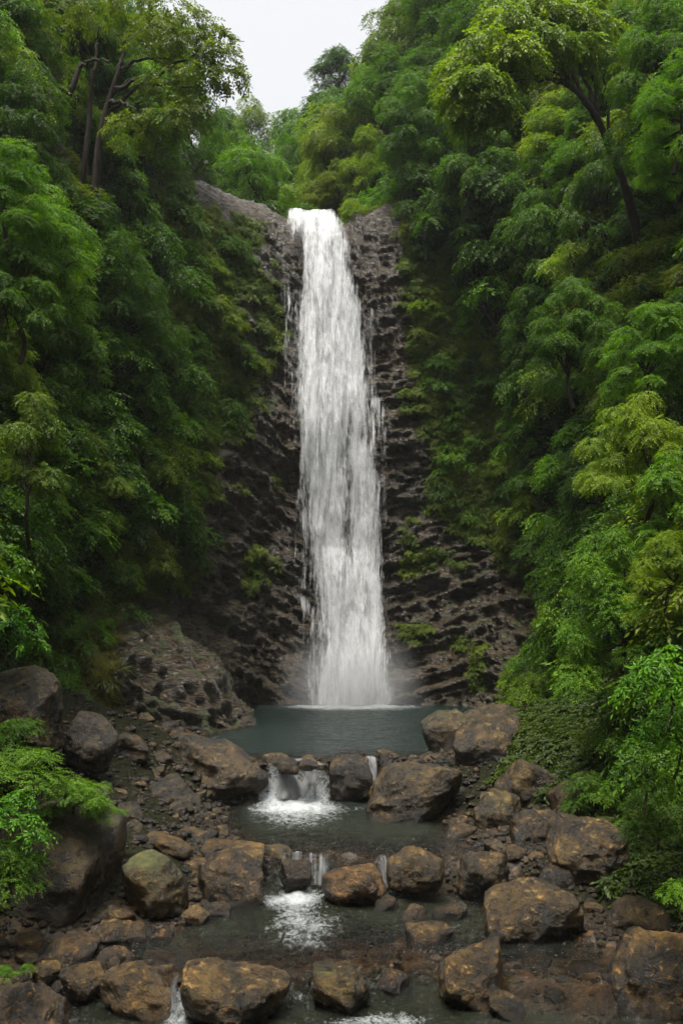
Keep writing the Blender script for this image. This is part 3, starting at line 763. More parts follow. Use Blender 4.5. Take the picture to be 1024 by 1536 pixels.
def boulder(x0, x1, y0, y1, zb_, label, tint=(1, 1, 1), moss=0.2, roll=0.0, seed=None, pw=15, planes=19, name='boulder', ry=0.8, group=None, cat='boulder'):
    NROCK[0] += 1; seed = seed if seed is not None else 100 + NROCK[0] * 7
    Yf = (CZ - zb_) * F / max(y1 - V0, 20)
    rx = 0.5 * (x1 - x0) * Yf / F * 1.03
    Yc = Yf + 0.55 * rx * ry
    s_ = Yc / F
    rx = 0.5 * (x1 - x0) * s_ * 1.02
    H = 0.5 * (y1 - y0) * s_ * 1.10
    phi = math.atan2((y0 + y1) / 2 - V0, F)
    ryy = rx * ry
    rz = math.sqrt(max((H / math.cos(phi)) ** 2 - (ryy * math.tan(phi)) ** 2, (0.55 * H) ** 2)) * 1.05
    c = at((x0 + x1) / 2, (y0 + y1) / 2 + 0.05 * (y1 - y0), Yc)
    V, Fc = rock_verts(seed, rx, ryy, rz, 6 if (x1 - x0) > 120 else (5 if (x1 - x0) > 40 else 4), planes, pw, 1.0, roll)
    # wet where it meets the water
    wz = float(water_z(np.array(c[0]), np.array(Yf)))
    hz = V[:, 2] + c[2] - wz
    wet = sstep(0.30 + 0.12 * fbm(V * 3, 3, seed), 0.0, hz) if abs(zb_ - wz) < 0.9 else hz * 0
    me = mesh_np(name, V, Fc, True, {'wet': wet}, [M_boulder])
    o = link(name, me); o.location = c
    o.color = tuple(tint) + (moss,)
    tag(o, label, cat, group)
    return o
GR = 'boulders along the stream'
BL = [
 (262,402,1112,1206,-1.1,'large smooth boulder left of the broad upper cascade',(.8,.75,.7),.2,-.12,11),
 (213,302,1163,1230,-1.1,'dark angular boulder in front of the large smooth one, left bank',(.55,.55,.6),.1,.1,22),
 (138,235,1134,1192,-.8,'dark flat-topped boulder behind the bright left bush, left bank',(.6,.6,.6),.25,.05,31),
 (216,252,1120,1153,-.2,'small round brown stone between the two dark left bank boulders',(.7,.62,.5),.25,0,41),
 (180,246,1215,1262,-1.1,'rounded greenish boulder right of the bright left bush',(.8,.85,.7),.45,.1,52),
 (213,266,1213,1246,-1.0,'dark smooth stone just below the dark angular boulder',(.6,.6,.6),.15,0,61),
 (168,222,1232,1290,-1.2,'mossy tilted stone between giant left boulder and round mossy one',(.75,.75,.6),.5,-.4,72),
 (145,190,1176,1210,-.7,'dark small boulder peeping out above the left bush tip',(.5,.48,.45),.1,0,81),
 (189,286,1279,1386,-1.7,'round mossy green-topped boulder on the left shore',(.95,.95,.7),.72,.1,1194),
 (285,403,1273,1358,-1.7,'brown angular boulder left of the second rock step',(.8,.7,.6),.1,-.25,101),
 (-40,182,1192,1402,-1.8,'giant dark mossy boulder under the left bush, largest of all',(.6,.52,.42),.6,.25,117),
 (172,216,1262,1330,-1.7,'narrow dark stone wedged behind the giant left boulder',(.6,.58,.5),.4,.5,121),
 (235,270,1257,1286,-1.5,'small greenish stone above the round mossy boulder',(1,1,.8),.5,0,131),
 (266,304,1266,1293,-1.4,'dark little stone touching the brown angular boulder\'s left corner',(.6,.6,.6),.1,0,141),
 (258,312,1240,1264,-1.1,'flat low stone at the middle pool\'s left edge',(.9,.85,.75),.15,0,151),
 (295,328,1218,1232,-1.1,'thin flat stone at the waterline by the dark angular boulder',(.8,.75,.7),.1,0,161),
 (270,316,1358,1390,-1.75,'small tan stone at the foot of the round mossy boulder',(1.2,1.1,.9),.1,.2,171),
 (156,196,1357,1381,-1.75,'small brown stone beside the giant left boulder\'s foot',(1,.9,.75),.1,0,181),
 (148,225,1377,1421,-1.8,'flat brown stone above the left one of the front boulders',(1,.85,.65),.1,-.15,191),
 (60,148,1404,1451,-1.85,'broad low brown stone at lower left below the giant boulder',(.95,.8,.65),.12,.08,201),
 (145,201,1421,1453,-1.85,'low brown stone right of the broad low one at lower left',(.95,.8,.6),.1,0,211),
 (45,93,1440,1479,-2.0,'small yellowish round stone at lower left edge',(1.25,1.15,.75),.3,0,221),
 (97,156,1447,1499,-2.05,'mottled stone left of the left front boulder',(1.1,.95,.7),.2,.2,231),
 (0,46,1455,1482,-2.0,'small dark stone at the left frame edge near the bottom',(.7,.65,.55),.2,0,241),
 (152,262,1442,1524,-2.15,'round tan-topped boulder, left one of the front pair',(1.15,1.0,.75),.15,0,251),
 (279,430,1437,1540,-2.15,'big pale speckled boulder, right one of the front pair',(1.15,1.05,.9),.1,-.1,267),
 (-30,92,1478,1580,-2.2,'large dark boulder cut by the bottom left corner',(.8,.68,.5),.2,.15,271),
 (470,557,1452,1517,-2.15,'small mossy dome-shaped rock in the lowest rapids',(.85,.8,.55),.45,0,281,30),
 (553,622,1452,1500,-2.2,'half-sunk rock in the lowest step with water running over',(.6,.5,.35),.2,0,291,30),
 (652,758,1420,1509,-2.1,'squat golden-brown boulder in brown water, bottom right of centre',(1.15,1.0,.7),.25,.1,303),
 (732,792,1494,1530,-2.2,'low stone in the shallows right of the squat golden boulder',(.8,.75,.6),.1,-.3,311),
 (712,872,1308,1421,-1.9,'largest pale grey-brown flat-topped boulder on the right bank',(1.15,1.05,.9),.05,-.15,322),
 (822,953,1217,1348,-1.5,'tall rounded boulder on the right, biggest upright one',(1.05,.95,.72),.22,.12,335),
 (608,678,1385,1427,-1.95,'small angular stone in midstream left of the pale flat-topped boulder',(1.2,1.05,.7),.15,0,341),
 (600,642,1360,1393,-1.9,'narrow stone rising from water above the small angular one',(.8,.7,.5),.1,.4,351),
 (642,700,1358,1392,-1.9,'low dark wet rock behind the pale flat-topped boulder\'s left end',(.55,.5,.4),.1,0,356),
 (583,670,1272,1338,-1.5,'squat brown boulder right of the second rock step',(1.0,.9,.65),.2,0,361),
 (484,581,1301,1358,-1.7,'pointed reddish-brown boulder in the middle of the stream',(1.1,.85,.6),.1,.1,373),
 (681,763,1276,1344,-1.6,'tilted slab-like boulder left of the tall right one',(1.0,.92,.75),.15,.35,381),
 (545,692,1147,1231,-1.1,'wide smooth whale-backed boulder right of the upper cascade',(.8,.76,.68),.12,.18,392,12),
 (615,668,1130,1160,-.5,'brown rock poking up behind the whale-backed boulder',(1,.9,.7),.2,0,401),
 (491,557,1136,1203,-1.1,'dark wet boulder at the right side of the upper cascade',(.45,.4,.35),.15,.1,411),
 (416,447,1136,1160,-.25,'small wet rock on the lip of the upper cascade',(.5,.45,.35),.2,0,421),
 (560,608,1124,1157,-.35,'wet brown rock on the pool lip right of the cascade',(.7,.65,.5),.2,-.3,433),
 (445,476,1139,1155,-.1,'little dark rock at the middle of the pool lip',(.4,.36,.3),.15,0,441),
 (640,725,1064,1134,0.0,'left half of the mossy boulder pair at the pool\'s right edge',(.8,.78,.6),.5,.35,451),
 (667,786,1084,1157,-.1,'broad olive boulder in front of the mossy pair by the pool',(.85,.8,.65),.35,.1,463),
 (690,790,1056,1110,.3,'high brown boulder at the back of the pool\'s right edge',(.85,.75,.6),.35,.05,466),
 (743,843,1140,1211,-.6,'smooth golden boulder on the right bank below the mossy pair',(1.05,.98,.7),.2,-.12,471),
 (704,783,1188,1252,-1.1,'mottled greenish boulder at the middle pool\'s right shore',(.9,.9,.65),.4,-.1,481),
 (720,760,1183,1206,-.8,'brown stone resting behind the mottled greenish boulder',(.9,.8,.6),.15,.3,485),
 (769,839,1210,1274,-1.1,'dark rounded boulder between mottled and tall right boulders',(.65,.58,.45),.25,0,491),
 (779,816,1120,1147,-.2,'small round stone above the smooth golden boulder',(.7,.65,.5),.2,0,501),
 (790,856,1078,1128,.3,'dark mossy boulder under the yellowish bush by the pool',(.5,.5,.4),.45,0,511),
 (806,880,1290,1345,-1.5,'dark stone tucked under the tall right boulder',(.5,.45,.35),.1,0,516),
 (952,1018,1292,1357,-1.5,'rounded brown boulder right of the tall one',(.9,.8,.6),.25,0,521),
 (914,1022,1348,1416,-1.85,'mottled boulder above the golden one at lower right',(1.05,.95,.7),.3,-.2,535),
 (918,1028,1392,1509,-2.0,'big golden streaked boulder at the lower right edge',(1.35,1.15,.75),.15,-.1,547),
 (765,823,1290,1309,-1.6,'flat grey stones slab behind the pale flat-topped boulder',(1.0,1.0,.95),.05,0,551),
 (881,922,1352,1384,-1.8,'small round stone below the tall right boulder',(.8,.7,.55),.2,0,561),
 (865,886,1384,1406,-1.9,'tiny grey stone right of the pale flat-topped boulder',(1.1,1.1,1.05),.0,0,571),
 (904,925,1395,1421,-1.95,'tiny pale grey stone left of the golden streaked boulder',(1.3,1.3,1.25),.0,.5,573),
 (922,960,1338,1362,-1.7,'small brown stone between the mottled and rounded brown boulders',(.9,.8,.6),.1,0,581),
 (415,466,1290,1335,-1.65,'dark water-washed rock in the second rock step',(.45,.38,.28),.1,0,591),
 (-50,112,995,1140,1.0,'leaning brown slab boulder under the hanging grass at left',(.75,.7,.5),.45,-.55,601),
 (95,175,1070,1145,.7,'dark angular rock right of the leaning slab boulder',(.45,.42,.36),.3,-.3,1612),
 (160,225,1098,1145,.25,'low dark rock at the foot of the left cliff spur',(.45,.42,.36),.2,-.2,617),
 (640,668,1205,1225,-1.1,'small dark wet stone at the whale-backed boulder\'s foot',(.5,.45,.35),.05,0,621),
 (688,712,1180,1215,-1.0,'narrow dark stone wedged beside the whale-backed boulder',(.5,.45,.35),.1,.3,631),
 (672,702,1225,1247,-1.15,'small brown stone at the middle pool\'s right waterline',(.7,.6,.45),.05,0,641),
 (700,728,1240,1258,-1.2,'flat wet stone under the mottled greenish boulder',(.6,.55,.45),.05,0,651),
 (560,600,1345,1372,-1.8,'low wet rock behind the pointed reddish boulder\'s right',(.5,.42,.3),.05,0,655),
 (300,345,1352,1378,-1.75,'dark sunken stone below the brown angular boulder',(.5,.42,.3),.1,0,661),
 (190,236,1385,1408,-1.8,'small dark stone between the flat brown stone and shore',(.6,.5,.4),.1,0,663),
 (225,262,1392,1420,-1.85,'wet reddish stone in the shallows above the left front boulder',(.8,.6,.4),.05,0,671),
 (262,286,1428,1452,-2.0,'little wet stone between the front pair of boulders',(.6,.5,.4),.1,0,681),
 (810,868,1480,1512,-2.2,'sunken brown slab in the brown shallows at lower right',(.75,.6,.35),.0,-.3,691),
 (850,915,1440,1470,-2.1,'broad sunken stone in the shallows left of the golden boulder',(.7,.55,.35),.0,0,701),
 (780,830,1425,1450,-2.0,'sunken stone below the pale flat-topped boulder',(.7,.55,.35),.0,0,711),
]
OCC = []
for b in BL:
    x0, x1, y0, y1, zb_, lab, tint, mo, roll, sd = b[:10]
    small = (x1 - x0) < 60
    o = boulder(x0, x1, y0, y1, zb_, lab, tint, mo, roll, sd, b[10] if len(b) > 10 else 15, name='stone' if small else 'boulder', group=('stones' if small else 'boulders') + ' along the stream', cat='stone' if small else 'boulder')
    OCC.append((o.location.x, o.location.y, 0.5 * (x1 - x0) * o.location.y / F))
OCCA = np.array(OCC)

# smaller loose stones on the banks and in the shallows: each one its own object
rng = np.random.default_rng(5)
protos = []
for q in range(10):
    V, Fc = rock_verts(900 + q, 1.0, rng.uniform(0.7, 1.0), rng.uniform(0.5, 0.75), 4, 13, 18, 1.0, 0)
    protos.append(mesh_np('stone', V, Fc, True, {'wet': V[:, 0] * 0}, [M_boulder]))
placed = []
def lip_of(y): return 'the pool lip' if y > 26.5 else 'the middle pool' if y > 20.7 else 'the lower pool' if y > 15.6 else 'the lowest rapids'
tries = 0
while len(placed) < 245 and tries < 16000:
    tries += 1
    y = 13.2 + (33 - 13.2) * rng.random() ** 1.15
    L, R = float(np.interp(y, *zip(*SHORE_L))), float(np.interp(y, *zip(*SHORE_R)))
    sd = rng.choice([-1, 1])
    off = rng.normal(0.5, 1.0)
    x = (L - off) if sd < 0 else (R + off)
    if sd < 0 and 17 < y < 31 and rng.random() < .6: off = rng.uniform(0, 5.0)
    if sd > 0 and rng.random() < .4: off = rng.uniform(0, 3.0)
    if rng.random() < 0.25 and y < 19: x = rng.uniform(L, R)
    if abs(x) > 0.40 * y + 0.2: continue
    r = float(np.clip(rng.lognormal(-1.35, 0.45), 0.10, 0.62))
    dd = np.hypot(OCCA[:, 0] - x, OCCA[:, 1] - y) - OCCA[:, 2] * 0.75
    if dd.min() < r * 0.6: continue
    if placed and min(math.hypot(x - p[0], y - p[1]) - p[2] * 0.8 for p in placed) < r * 0.7: continue
    placed.append((x, y, r))
placed.sort(key=lambda p: (p[0] > 0, -p[1]))
ORD = ['first', 'second', 'third', 'fourth', 'fifth', 'sixth', 'seventh', 'eighth', 'ninth', 'tenth', 'eleventh', 'twelfth', 'thirteenth', 'fourteenth', 'fifteenth', 'sixteenth', 'seventeenth', 'eighteenth', 'nineteenth', 'twentieth']
def ordn(k):
    if k < 20: return ORD[k]
    t_, u_ = divmod(k + 1, 10)
    tens = {2: 'twenty', 3: 'thirty', 4: 'forty', 5: 'fifty', 6: 'sixty', 7: 'seventy', 8: 'eighty', 9: 'ninety'}[t_]
    return tens + '-' + ORD[u_ - 1] if u_ else {2: 'twentieth', 3: 'thirtieth', 4: 'fortieth', 5: 'fiftieth', 6: 'sixtieth', 7: 'seventieth', 8: 'eightieth', 9: 'ninetieth'}[t_]
cnt = {}
tones = [('brown', (1.0, .86, .62)), ('dark', (.5, .46, .4)), ('pale tan', (1.35, 1.2, .9)), ('greyish', (.85, .85, .82)), ('warm brown', (1.05, .85, .6))]
for (x, y, r) in placed:
    z = float(bed_z(np.array(x), np.array(y), False))
    nm, tint = tones[int(rng.integers(0, 5))]
    key = (nm, x > 0, lip_of(y)); cnt[key] = cnt.get(key, 0) + 1
    o = link('stone', protos[int(rng.integers(0, 10))])
    o.location = (x, y, z + r * 0.22); o.scale = (r, r * rng.uniform(.8, 1.1), r * rng.uniform(.8, 1.1)); o.rotation_euler = (rng.normal(0, .2), rng.normal(0, .25), rng.uniform(0, 6.28))
    o.color = tuple(tint) + (float(rng.choice([0.05, 0.15, 0.4])),)
    tag(o, f"{nm} stone on the {'right' if x > 0 else 'left'} by {lip_of(y)}, {ordn(cnt[key] - 1)} from the far end", 'stone', 'loose stones on the banks')

# pebbles too many to count, one object
n = 15000
py = 12.0 + 22 * rng.random(n) ** 1.2
L, R = np.interp(py, *zip(*SHORE_L)), np.interp(py, *zip(*SHORE_R))
o_ = np.where(rng.random(n) < .5, rng.normal(0.3, 1.1, n), rng.uniform(0, 5, n)); px = np.where(rng.random(n) < 0.5, L - o_, R + o_)
inw = rng.random(n) < 0.3; px = np.where(inw, L + (R - L) * rng.random(n), px)
ok = (np.abs(px) < 0.42 * py + 0.5); px, py = px[ok], py[ok]; n = len(px)
pz = bed_z(px, py, True)
D, Fc = ICO[3] if False else (None, None)
bm = bmesh.new(); bmesh.ops.create_icosphere(bm, subdivisions=2, radius=1); D = np.array([v.co[:] for v in bm.verts]); Fc = np.array([[v.index for v in f.verts] for f in bm.faces]); bm.free()
pr = np.clip(rng.lognormal(-3.0, 0.5, n), 0.015, 0.15)
ang = rng.random(n) * 6.28
sc3 = np.stack([pr * rng.uniform(.8, 1.3, n), pr * rng.uniform(.7, 1.1, n), pr * rng.uniform(.45, .8, n)], -1)
W = D[None] * (1 + 0.18 * rng.normal(size=(n, len(D)))[:, :, None] * 0.6) * sc3[:, None, :]
c_, s2 = np.cos(ang)[:, None], np.sin(ang)[:, None]
W = np.stack([W[..., 0] * c_ - W[..., 1] * s2, W[..., 0] * s2 + W[..., 1] * c_, W[..., 2]], -1) + np.stack([px, py, pz + pr * 0.3], -1)[:, None, :]
FF = (Fc[None] + (np.arange(n) * len(D))[:, None, None]).reshape(-1, 3)
peb = link('pebbles', mesh_np('pebbles', W.reshape(-1, 3), FF, True, {'wet': np.repeat(rng.random(n) * 0.8, len(D))}, [M_boulder]))
peb.color = (.5, .45, .36, .3)
tag(peb, 'loose pebbles and gravel along the stream banks', 'pebbles', kind='stuff')

# ------------------------------------------------------------------ vegetation
def leaves_np(p, dirv, nrm, L, W, rng, fold=0.25):
    """four-point folded leaves; p, dirv, nrm (N,3); L, W (N,)"""
    dirv = norm(dirv); wv = norm(np.cross(nrm, dirv)); up = np.cross(dirv, wv)
    L, W = L[:, None], W[:, None]
    a = p; c = p + dirv * L - up * L * 0.12
    m = p + dirv * L * 0.45 + up * W * fold
    b = m + wv * W; d = m - wv * W
    V = np.stack([a, b, c, d], 1).reshape(-1, 3)
    Fc = np.arange(len(p) * 4).reshape(-1, 4)
    r = np.repeat(rng.random(len(p)), 4)
    return V, Fc, r

def sprays(c, rad, n, k, L, rng, lo=-0.45, slen=0.42, droop=0.45, inner=0.25, wratio=0.24, up=0.75):
    """n leafy twigs over the upper shell of an ellipsoid"""
    d = norm(rng.normal(size=(int(n * 1.8), 3))); d = d[d[:, 2] > lo][:n]
    q = 1 - inner * rng.random(len(d)) ** 1.5
    q = q * (1 + 0.18 * vnoise(d * 2.3 + c, 7))
    P = c + d * rad * q[:, None]
    nr = norm(d * np.array([.8, .8, 1.0]) + np.array([0, 0, up]) + rng.normal(size=d.shape) * 0.32)
    out = norm(d * np.array([1, 1, 0.35]) + rng.normal(size=d.shape) * 0.55)
    ax = norm(out - nr * np.sum(out * nr, -1, keepdims=True) * 0.8)
    sd = np.cross(nr, ax)
    tw = rng.random(len(d))
    pp, dd, nn, LL = [], [], [], []
    for j in range(k):
        t = (j + 0.5) / k
        s_ = 0.0 if j == k - 1 else (1 if j % 2 else -1)
        sl = slen * (0.7 + 0.6 * tw)[:, None]
        pos = P + ax * sl * t - np.array([0, 0, 1]) * droop * sl * t * t
        dv = ax * (0.65 if s_ else 1.0) + sd * s_ * 0.8 - np.array([0, 0, 1]) * droop * (0.3 + t * .5) + rng.normal(size=d.shape) * 0.18
        pp.append(pos); dd.append(dv); nn.append(nr + rng.normal(size=d.shape) * 0.25)
        LL.append(L * (0.75 + 0.5 * rng.random(len(d))))
    p = np.concatenate(pp); l = np.concatenate(LL)
    V, Fc, r = leaves_np(p, np.concatenate(dd), np.concatenate(nn), l, l * wratio, rng)
    # one tone per twig plus a little per leaf
    tone = np.repeat(np.tile(tw, k), 4) * 0.6 + r * 0.4
    return V, Fc, tone

def tube(path, rad, sides=7):
    path = np.array(path, float); rad = np.asarray(rad, float); n = len(path)
    tan = norm(np.gradient(path, axis=0)); ref_ = np.array([0.31, 0.95, 0.05])
    a = norm(np.cross(tan, ref_)); b = np.cross(tan, a)
    th = np.linspace(0, 2 * PI, sides, endpoint=False)
    V = path[:, None] + rad[:, None, None] * (np.cos(th)[None, :, None] * a[:, None] + np.sin(th)[None, :, None] * b[:, None])
    i = np.arange(n * sides).reshape(n, sides); j = np.roll(i, -1, 1)
    return V.reshape(-1, 3), np.stack([i[:-1], j[:-1], j[1:], i[1:]], -1).reshape(-1, 4)

def join(parts):
    Vs, Fs, Rs, o = [], [], [], 0
    for p in parts:
        Vs.append(p[0]); Fs.append(p[1] + o); o += len(p[0])
        Rs.append(p[2] if len(p) > 2 else np.zeros(len(p[0])))
    return np.concatenate(Vs), np.concatenate(Fs), np.concatenate(Rs)

def bez(p0, p1, bend, n=9, rng=None, jit=0.0):
    t = np.linspace(0, 1, n)[:, None]; p0, p1 = np.array(p0, float), np.array(p1, float)
    mid = (p0 + p1) / 2 + np.array(bend, float)
    q = (1 - t) ** 2 * p0 + 2 * t * (1 - t) * mid + t * t * p1
    if rng is not None and jit: q[1:-1] += rng.normal(size=q[1:-1].shape) * jit
    return q

def make_tree(seed, H=7.0, R=2.8, lobes=20, dens=130, L=0.17, trunk_r=0.17, lean=(0.3, 0), flat=0.7, lob=0.33, low=0.55, k=8, droop=0.45, tops=None, limbs=9, lo=-0.4, wr=0.24, slen=0.42):
    rng = np.random.default_rng(seed)
    if tops is None:
        tops = []
        for i in range(lobes):
            q = math.sqrt((i + 0.5) / lobes); a = i * 2.39996 + rng.normal(0, .3)
            rr = q * R * rng.uniform(.8, 1.08)
            z = H - (q ** 2) * H * low * rng.uniform(0.8, 1.5) - rng.uniform(0, 0.08) * H
            if i % 3 == 2: z -= H * 0.24; rr *= .85
            tops.append((rr * math.cos(a), rr * math.sin(a), z, lob * R * rng.uniform(.7, 1.2)))
    base = np.array([0, 0, -0.8]); fork = np.array([lean[0] * H * .5, lean[1] * H * .5, H * rng.uniform(.38, .5)])
    tp = bez(base, fork, (rng.normal(0, .1 * H), rng.normal(0, .1 * H), 0), 12, rng, 0.02 * H / 7)
    parts = [tube(tp, np.linspace(trunk_r, trunk_r * .6, 12), 9)]
    order = rng.permutation(len(tops))
    for c, i in enumerate(order[:limbs]):
        x, y, z, r = tops[i]
        st = tp[int(rng.integers(7, 12))]
        pth = bez(st, (x, y, z - r * .2), (0, 0, 0.12 * H * rng.uniform(-.4, 1)), 10, rng, .05)
        parts.append(tube(pth, np.linspace(trunk_r * .45, trunk_r * .08, 10), 6))
        for _ in range(3):
            s2 = pth[int(rng.integers(4, 9))]
            e2 = s2 + norm(rng.normal(size=3) + np.array([0, 0, .5])) * r * 1.2
            parts.append(tube(bez(s2, e2, (0, 0, .1), 5, rng, .02), np.linspace(trunk_r * .16, trunk_r * .04, 5), 5))
    tV, tF, _ = join(parts)
    lv = []
    for (x, y, z, r) in tops:
        n = int(dens * (r / (0.36 * 2.8)) ** 1.6 * (0.17 / L) ** 1.3)
        lv.append(sprays(np.array([x, y, z]), np.array([r, r, r * flat * rng.uniform(.85, 1.2)]) * rng.uniform(.9, 1.15, 3), max(n, 20), k, L, rng, lo, slen, droop, .3, wr))
    cV, cF, cR = join(lv)
    return (mesh_np('trunk', tV, tF, True, None, [M_bark]), mesh_np('crown', cV, cF, False, {'rnd': cR}, [M_leaf]))

KINDS = {}
KINDS['broadleaf_tree'] = [make_tree(s, H=h, R=r, lobes=n, flat=fl, low=lw, lob=lb, L=l_, wr=w_, droop=dr) for s, h, r, n, fl, lw, lb, l_, w_, dr in ((1, 7.2, 2.6, 32, .75, .6, .31, .125, .26, .4), (2, 6.8, 2.9, 34, .6, .5, .28, .14, .23, .5), (3, 8.2, 2.4, 32, .9, .7, .33, .12, .28, .35), (4, 7.0, 3.1, 36, .65, .5, .27, .15, .22, .6), (5, 7.8, 2.6, 30, .8, .75, .34, .13, .25, .5), (6, 7.4, 2.8, 34, 1.0, .65, .25, .11, .3, .3))]
KINDS['slender_tree'] = [make_tree(s, H=h, R=1.9, lobes=15, flat=.75, lob=.42, low=.5, trunk_r=.12) for s, h in ((11, 7.5), (12, 8.5))]
KINDS['shrub'] = [make_tree(s, H=2.2, R=1.5, lobes=13, dens=110, L=.13, trunk_r=.06, flat=.75, lob=.4, low=.75, limbs=6, lo=-.3) for s in (21, 22, 23, 24)]
KINDS['big_leaf_shrub'] = [make_tree(s, H=2.0, R=1.3, lobes=11, dens=60, L=.24, trunk_r=.06, flat=.8, lob=.42, low=.8, limbs=6, k=6, wr=.2, slen=.4, droop=.7) for s in (31, 32)]
for kk, vv_ in KINDS.items(): print('VEG', kk, [len(b.polygons) for a, b in vv_])

PLANTS = []
def plant(kind, P, scale, col, label=None, cat=None, group=None, rz=None, var=None, tilt=(0, 0), sz=1.0):
    rng = np.random.default_rng(int(abs(P[0] * 731 + P[1] * 917 + P[2] * 313)) + len(PLANTS))
    v = KINDS[kind]; tr, cr_ = v[(var if var is not None else int(rng.integers(0, len(v))))]
    e = empty(kind, tuple(P), rng.uniform(0, 6.28) if rz is None else rz)
    e.rotation_euler = (tilt[0], tilt[1], e.rotation_euler[2])
    e.scale = (scale, scale, scale * sz)
    a = link('trunk' if 'tree' in kind else 'stem', tr, e); b = link('crown' if 'tree' in kind else 'foliage', cr_, e)
    b.color = tuple(col) + (1,)
    PLANTS.append((e, label, kind, P, scale))
    tag(e, label, cat or ('tree' if 'tree' in kind else 'shrub'), group)
    return e
G_DARK, G_MID, G_BRT, G_YEL, G_OLV, G_PALE = (.024, .052, .013), (.036, .078, .014), (.055, .115, .018), (.088, .130, .022), (.060, .082, .020), (.055, .085, .035)

def hero(kind, u, v, Y, pxw, col, label, drop=None, sz=1.0, **kw):
    """a plant whose crown is centred on photo position (u, v) at distance Y and is pxw wide"""
    wid = {'broadleaf_tree': 6.6, 'slender_tree': 4.8, 'shrub': 3.6, 'big_leaf_shrub': 3.2}[kind]
    hc = {'broadleaf_tree': 5.6, 'slender_tree': 6.0, 'shrub': 1.4, 'big_leaf_shrub': 1.3}[kind]
    sc = pxw / F * Y / wid
    P = at(u, v, Y); P[2] -= hc * sc * sz
    return plant(kind, P, sc, col, label, sz=sz, **kw)

# the arching tree on the right
def arching():
    rng = np.random.default_rng(77)
    Y = 33.0
    q = lambda u, v, dy=0.0: at(u, v, Y + dy)
    B = q(960, 372, 1.5)
    path = [q(963, 395, 1.5), q(950, 330, 1.2), q(935, 275, .8), q(912, 215, .4), q(890, 170, 0), q(862, 135, -.4), q(840, 118, -.7)]
    t = np.linspace(0, len(path) - 1, 26); path = catmull(np.array(path), t, 0)
    parts = [tube(path - B, np.linspace(.20, .09, 26) * (1 + .08 * rng.normal(size=26)), 9)]
    ends = [((795, 108, -1.0), 20), ((770, 122, -1.6), 22), ((820, 60, -.2), 19), ((850, 40, .5), 17), ((745, 60, -1.4), 22), ((880, 70, .6), 15), ((780, 30, -.6), 20), ((905, 110, .8), 12), ((720, 110, -2.0), 23)]
    for (e, i) in ends:
        pth = bez(path[i] - B, q(*e) - B, (0, 0, .35), 10, rng, .05)
        parts.append(tube(pth, np.linspace(.08, .02, 10), 6))
    tV, tF, _ = join(parts)
    lobes = [(700, 150, -2.0, 48), (695, 110, -1.8, 45), (725, 80, -1.8, 55), (720, 130, -2.6, 50), (755, 45, -1.2, 58), (770, 90, -2.2, 50), (800, 25, -.6, 55), (815, 70, -1.4, 50), (845, 35, 0, 55), (860, 80, -.4, 45), (885, 50, .4, 50), (905, 95, .6, 40), (745, 110, -.6, 50), (705, 175, -2.2, 30), (735, 160, -2.4, 36), (780, 55, .4, 50), (830, 5, .4, 50), (870, 10, .8, 45), (765, 10, 0, 45), (820, 95, .2, 35)]
    lv = []
    for (u, v, dy, pr) in lobes:
        r = pr / F * Y * 0.80
        lv.append(sprays(q(u, v, dy) - B, np.array([r, r, r * .55]), int(170 * r / .9), 8, .17, rng, -.45, .42, .6, .3))
    cV, cF, cR = join(lv)
    e = empty('broadleaf_tree', tuple(B))
    tag(e, 'arching yellow-green tree leaning out from the upper right slope on a curved dark trunk', 'tree')
    link('trunk', mesh_np('trunk', tV, tF, True, None, [M_bark]), e)
    c = link('crown', mesh_np('crown', cV, cF, False, {'rnd': cR}, [M_leaf]), e); c.color = G_YEL + (1,)
arching()
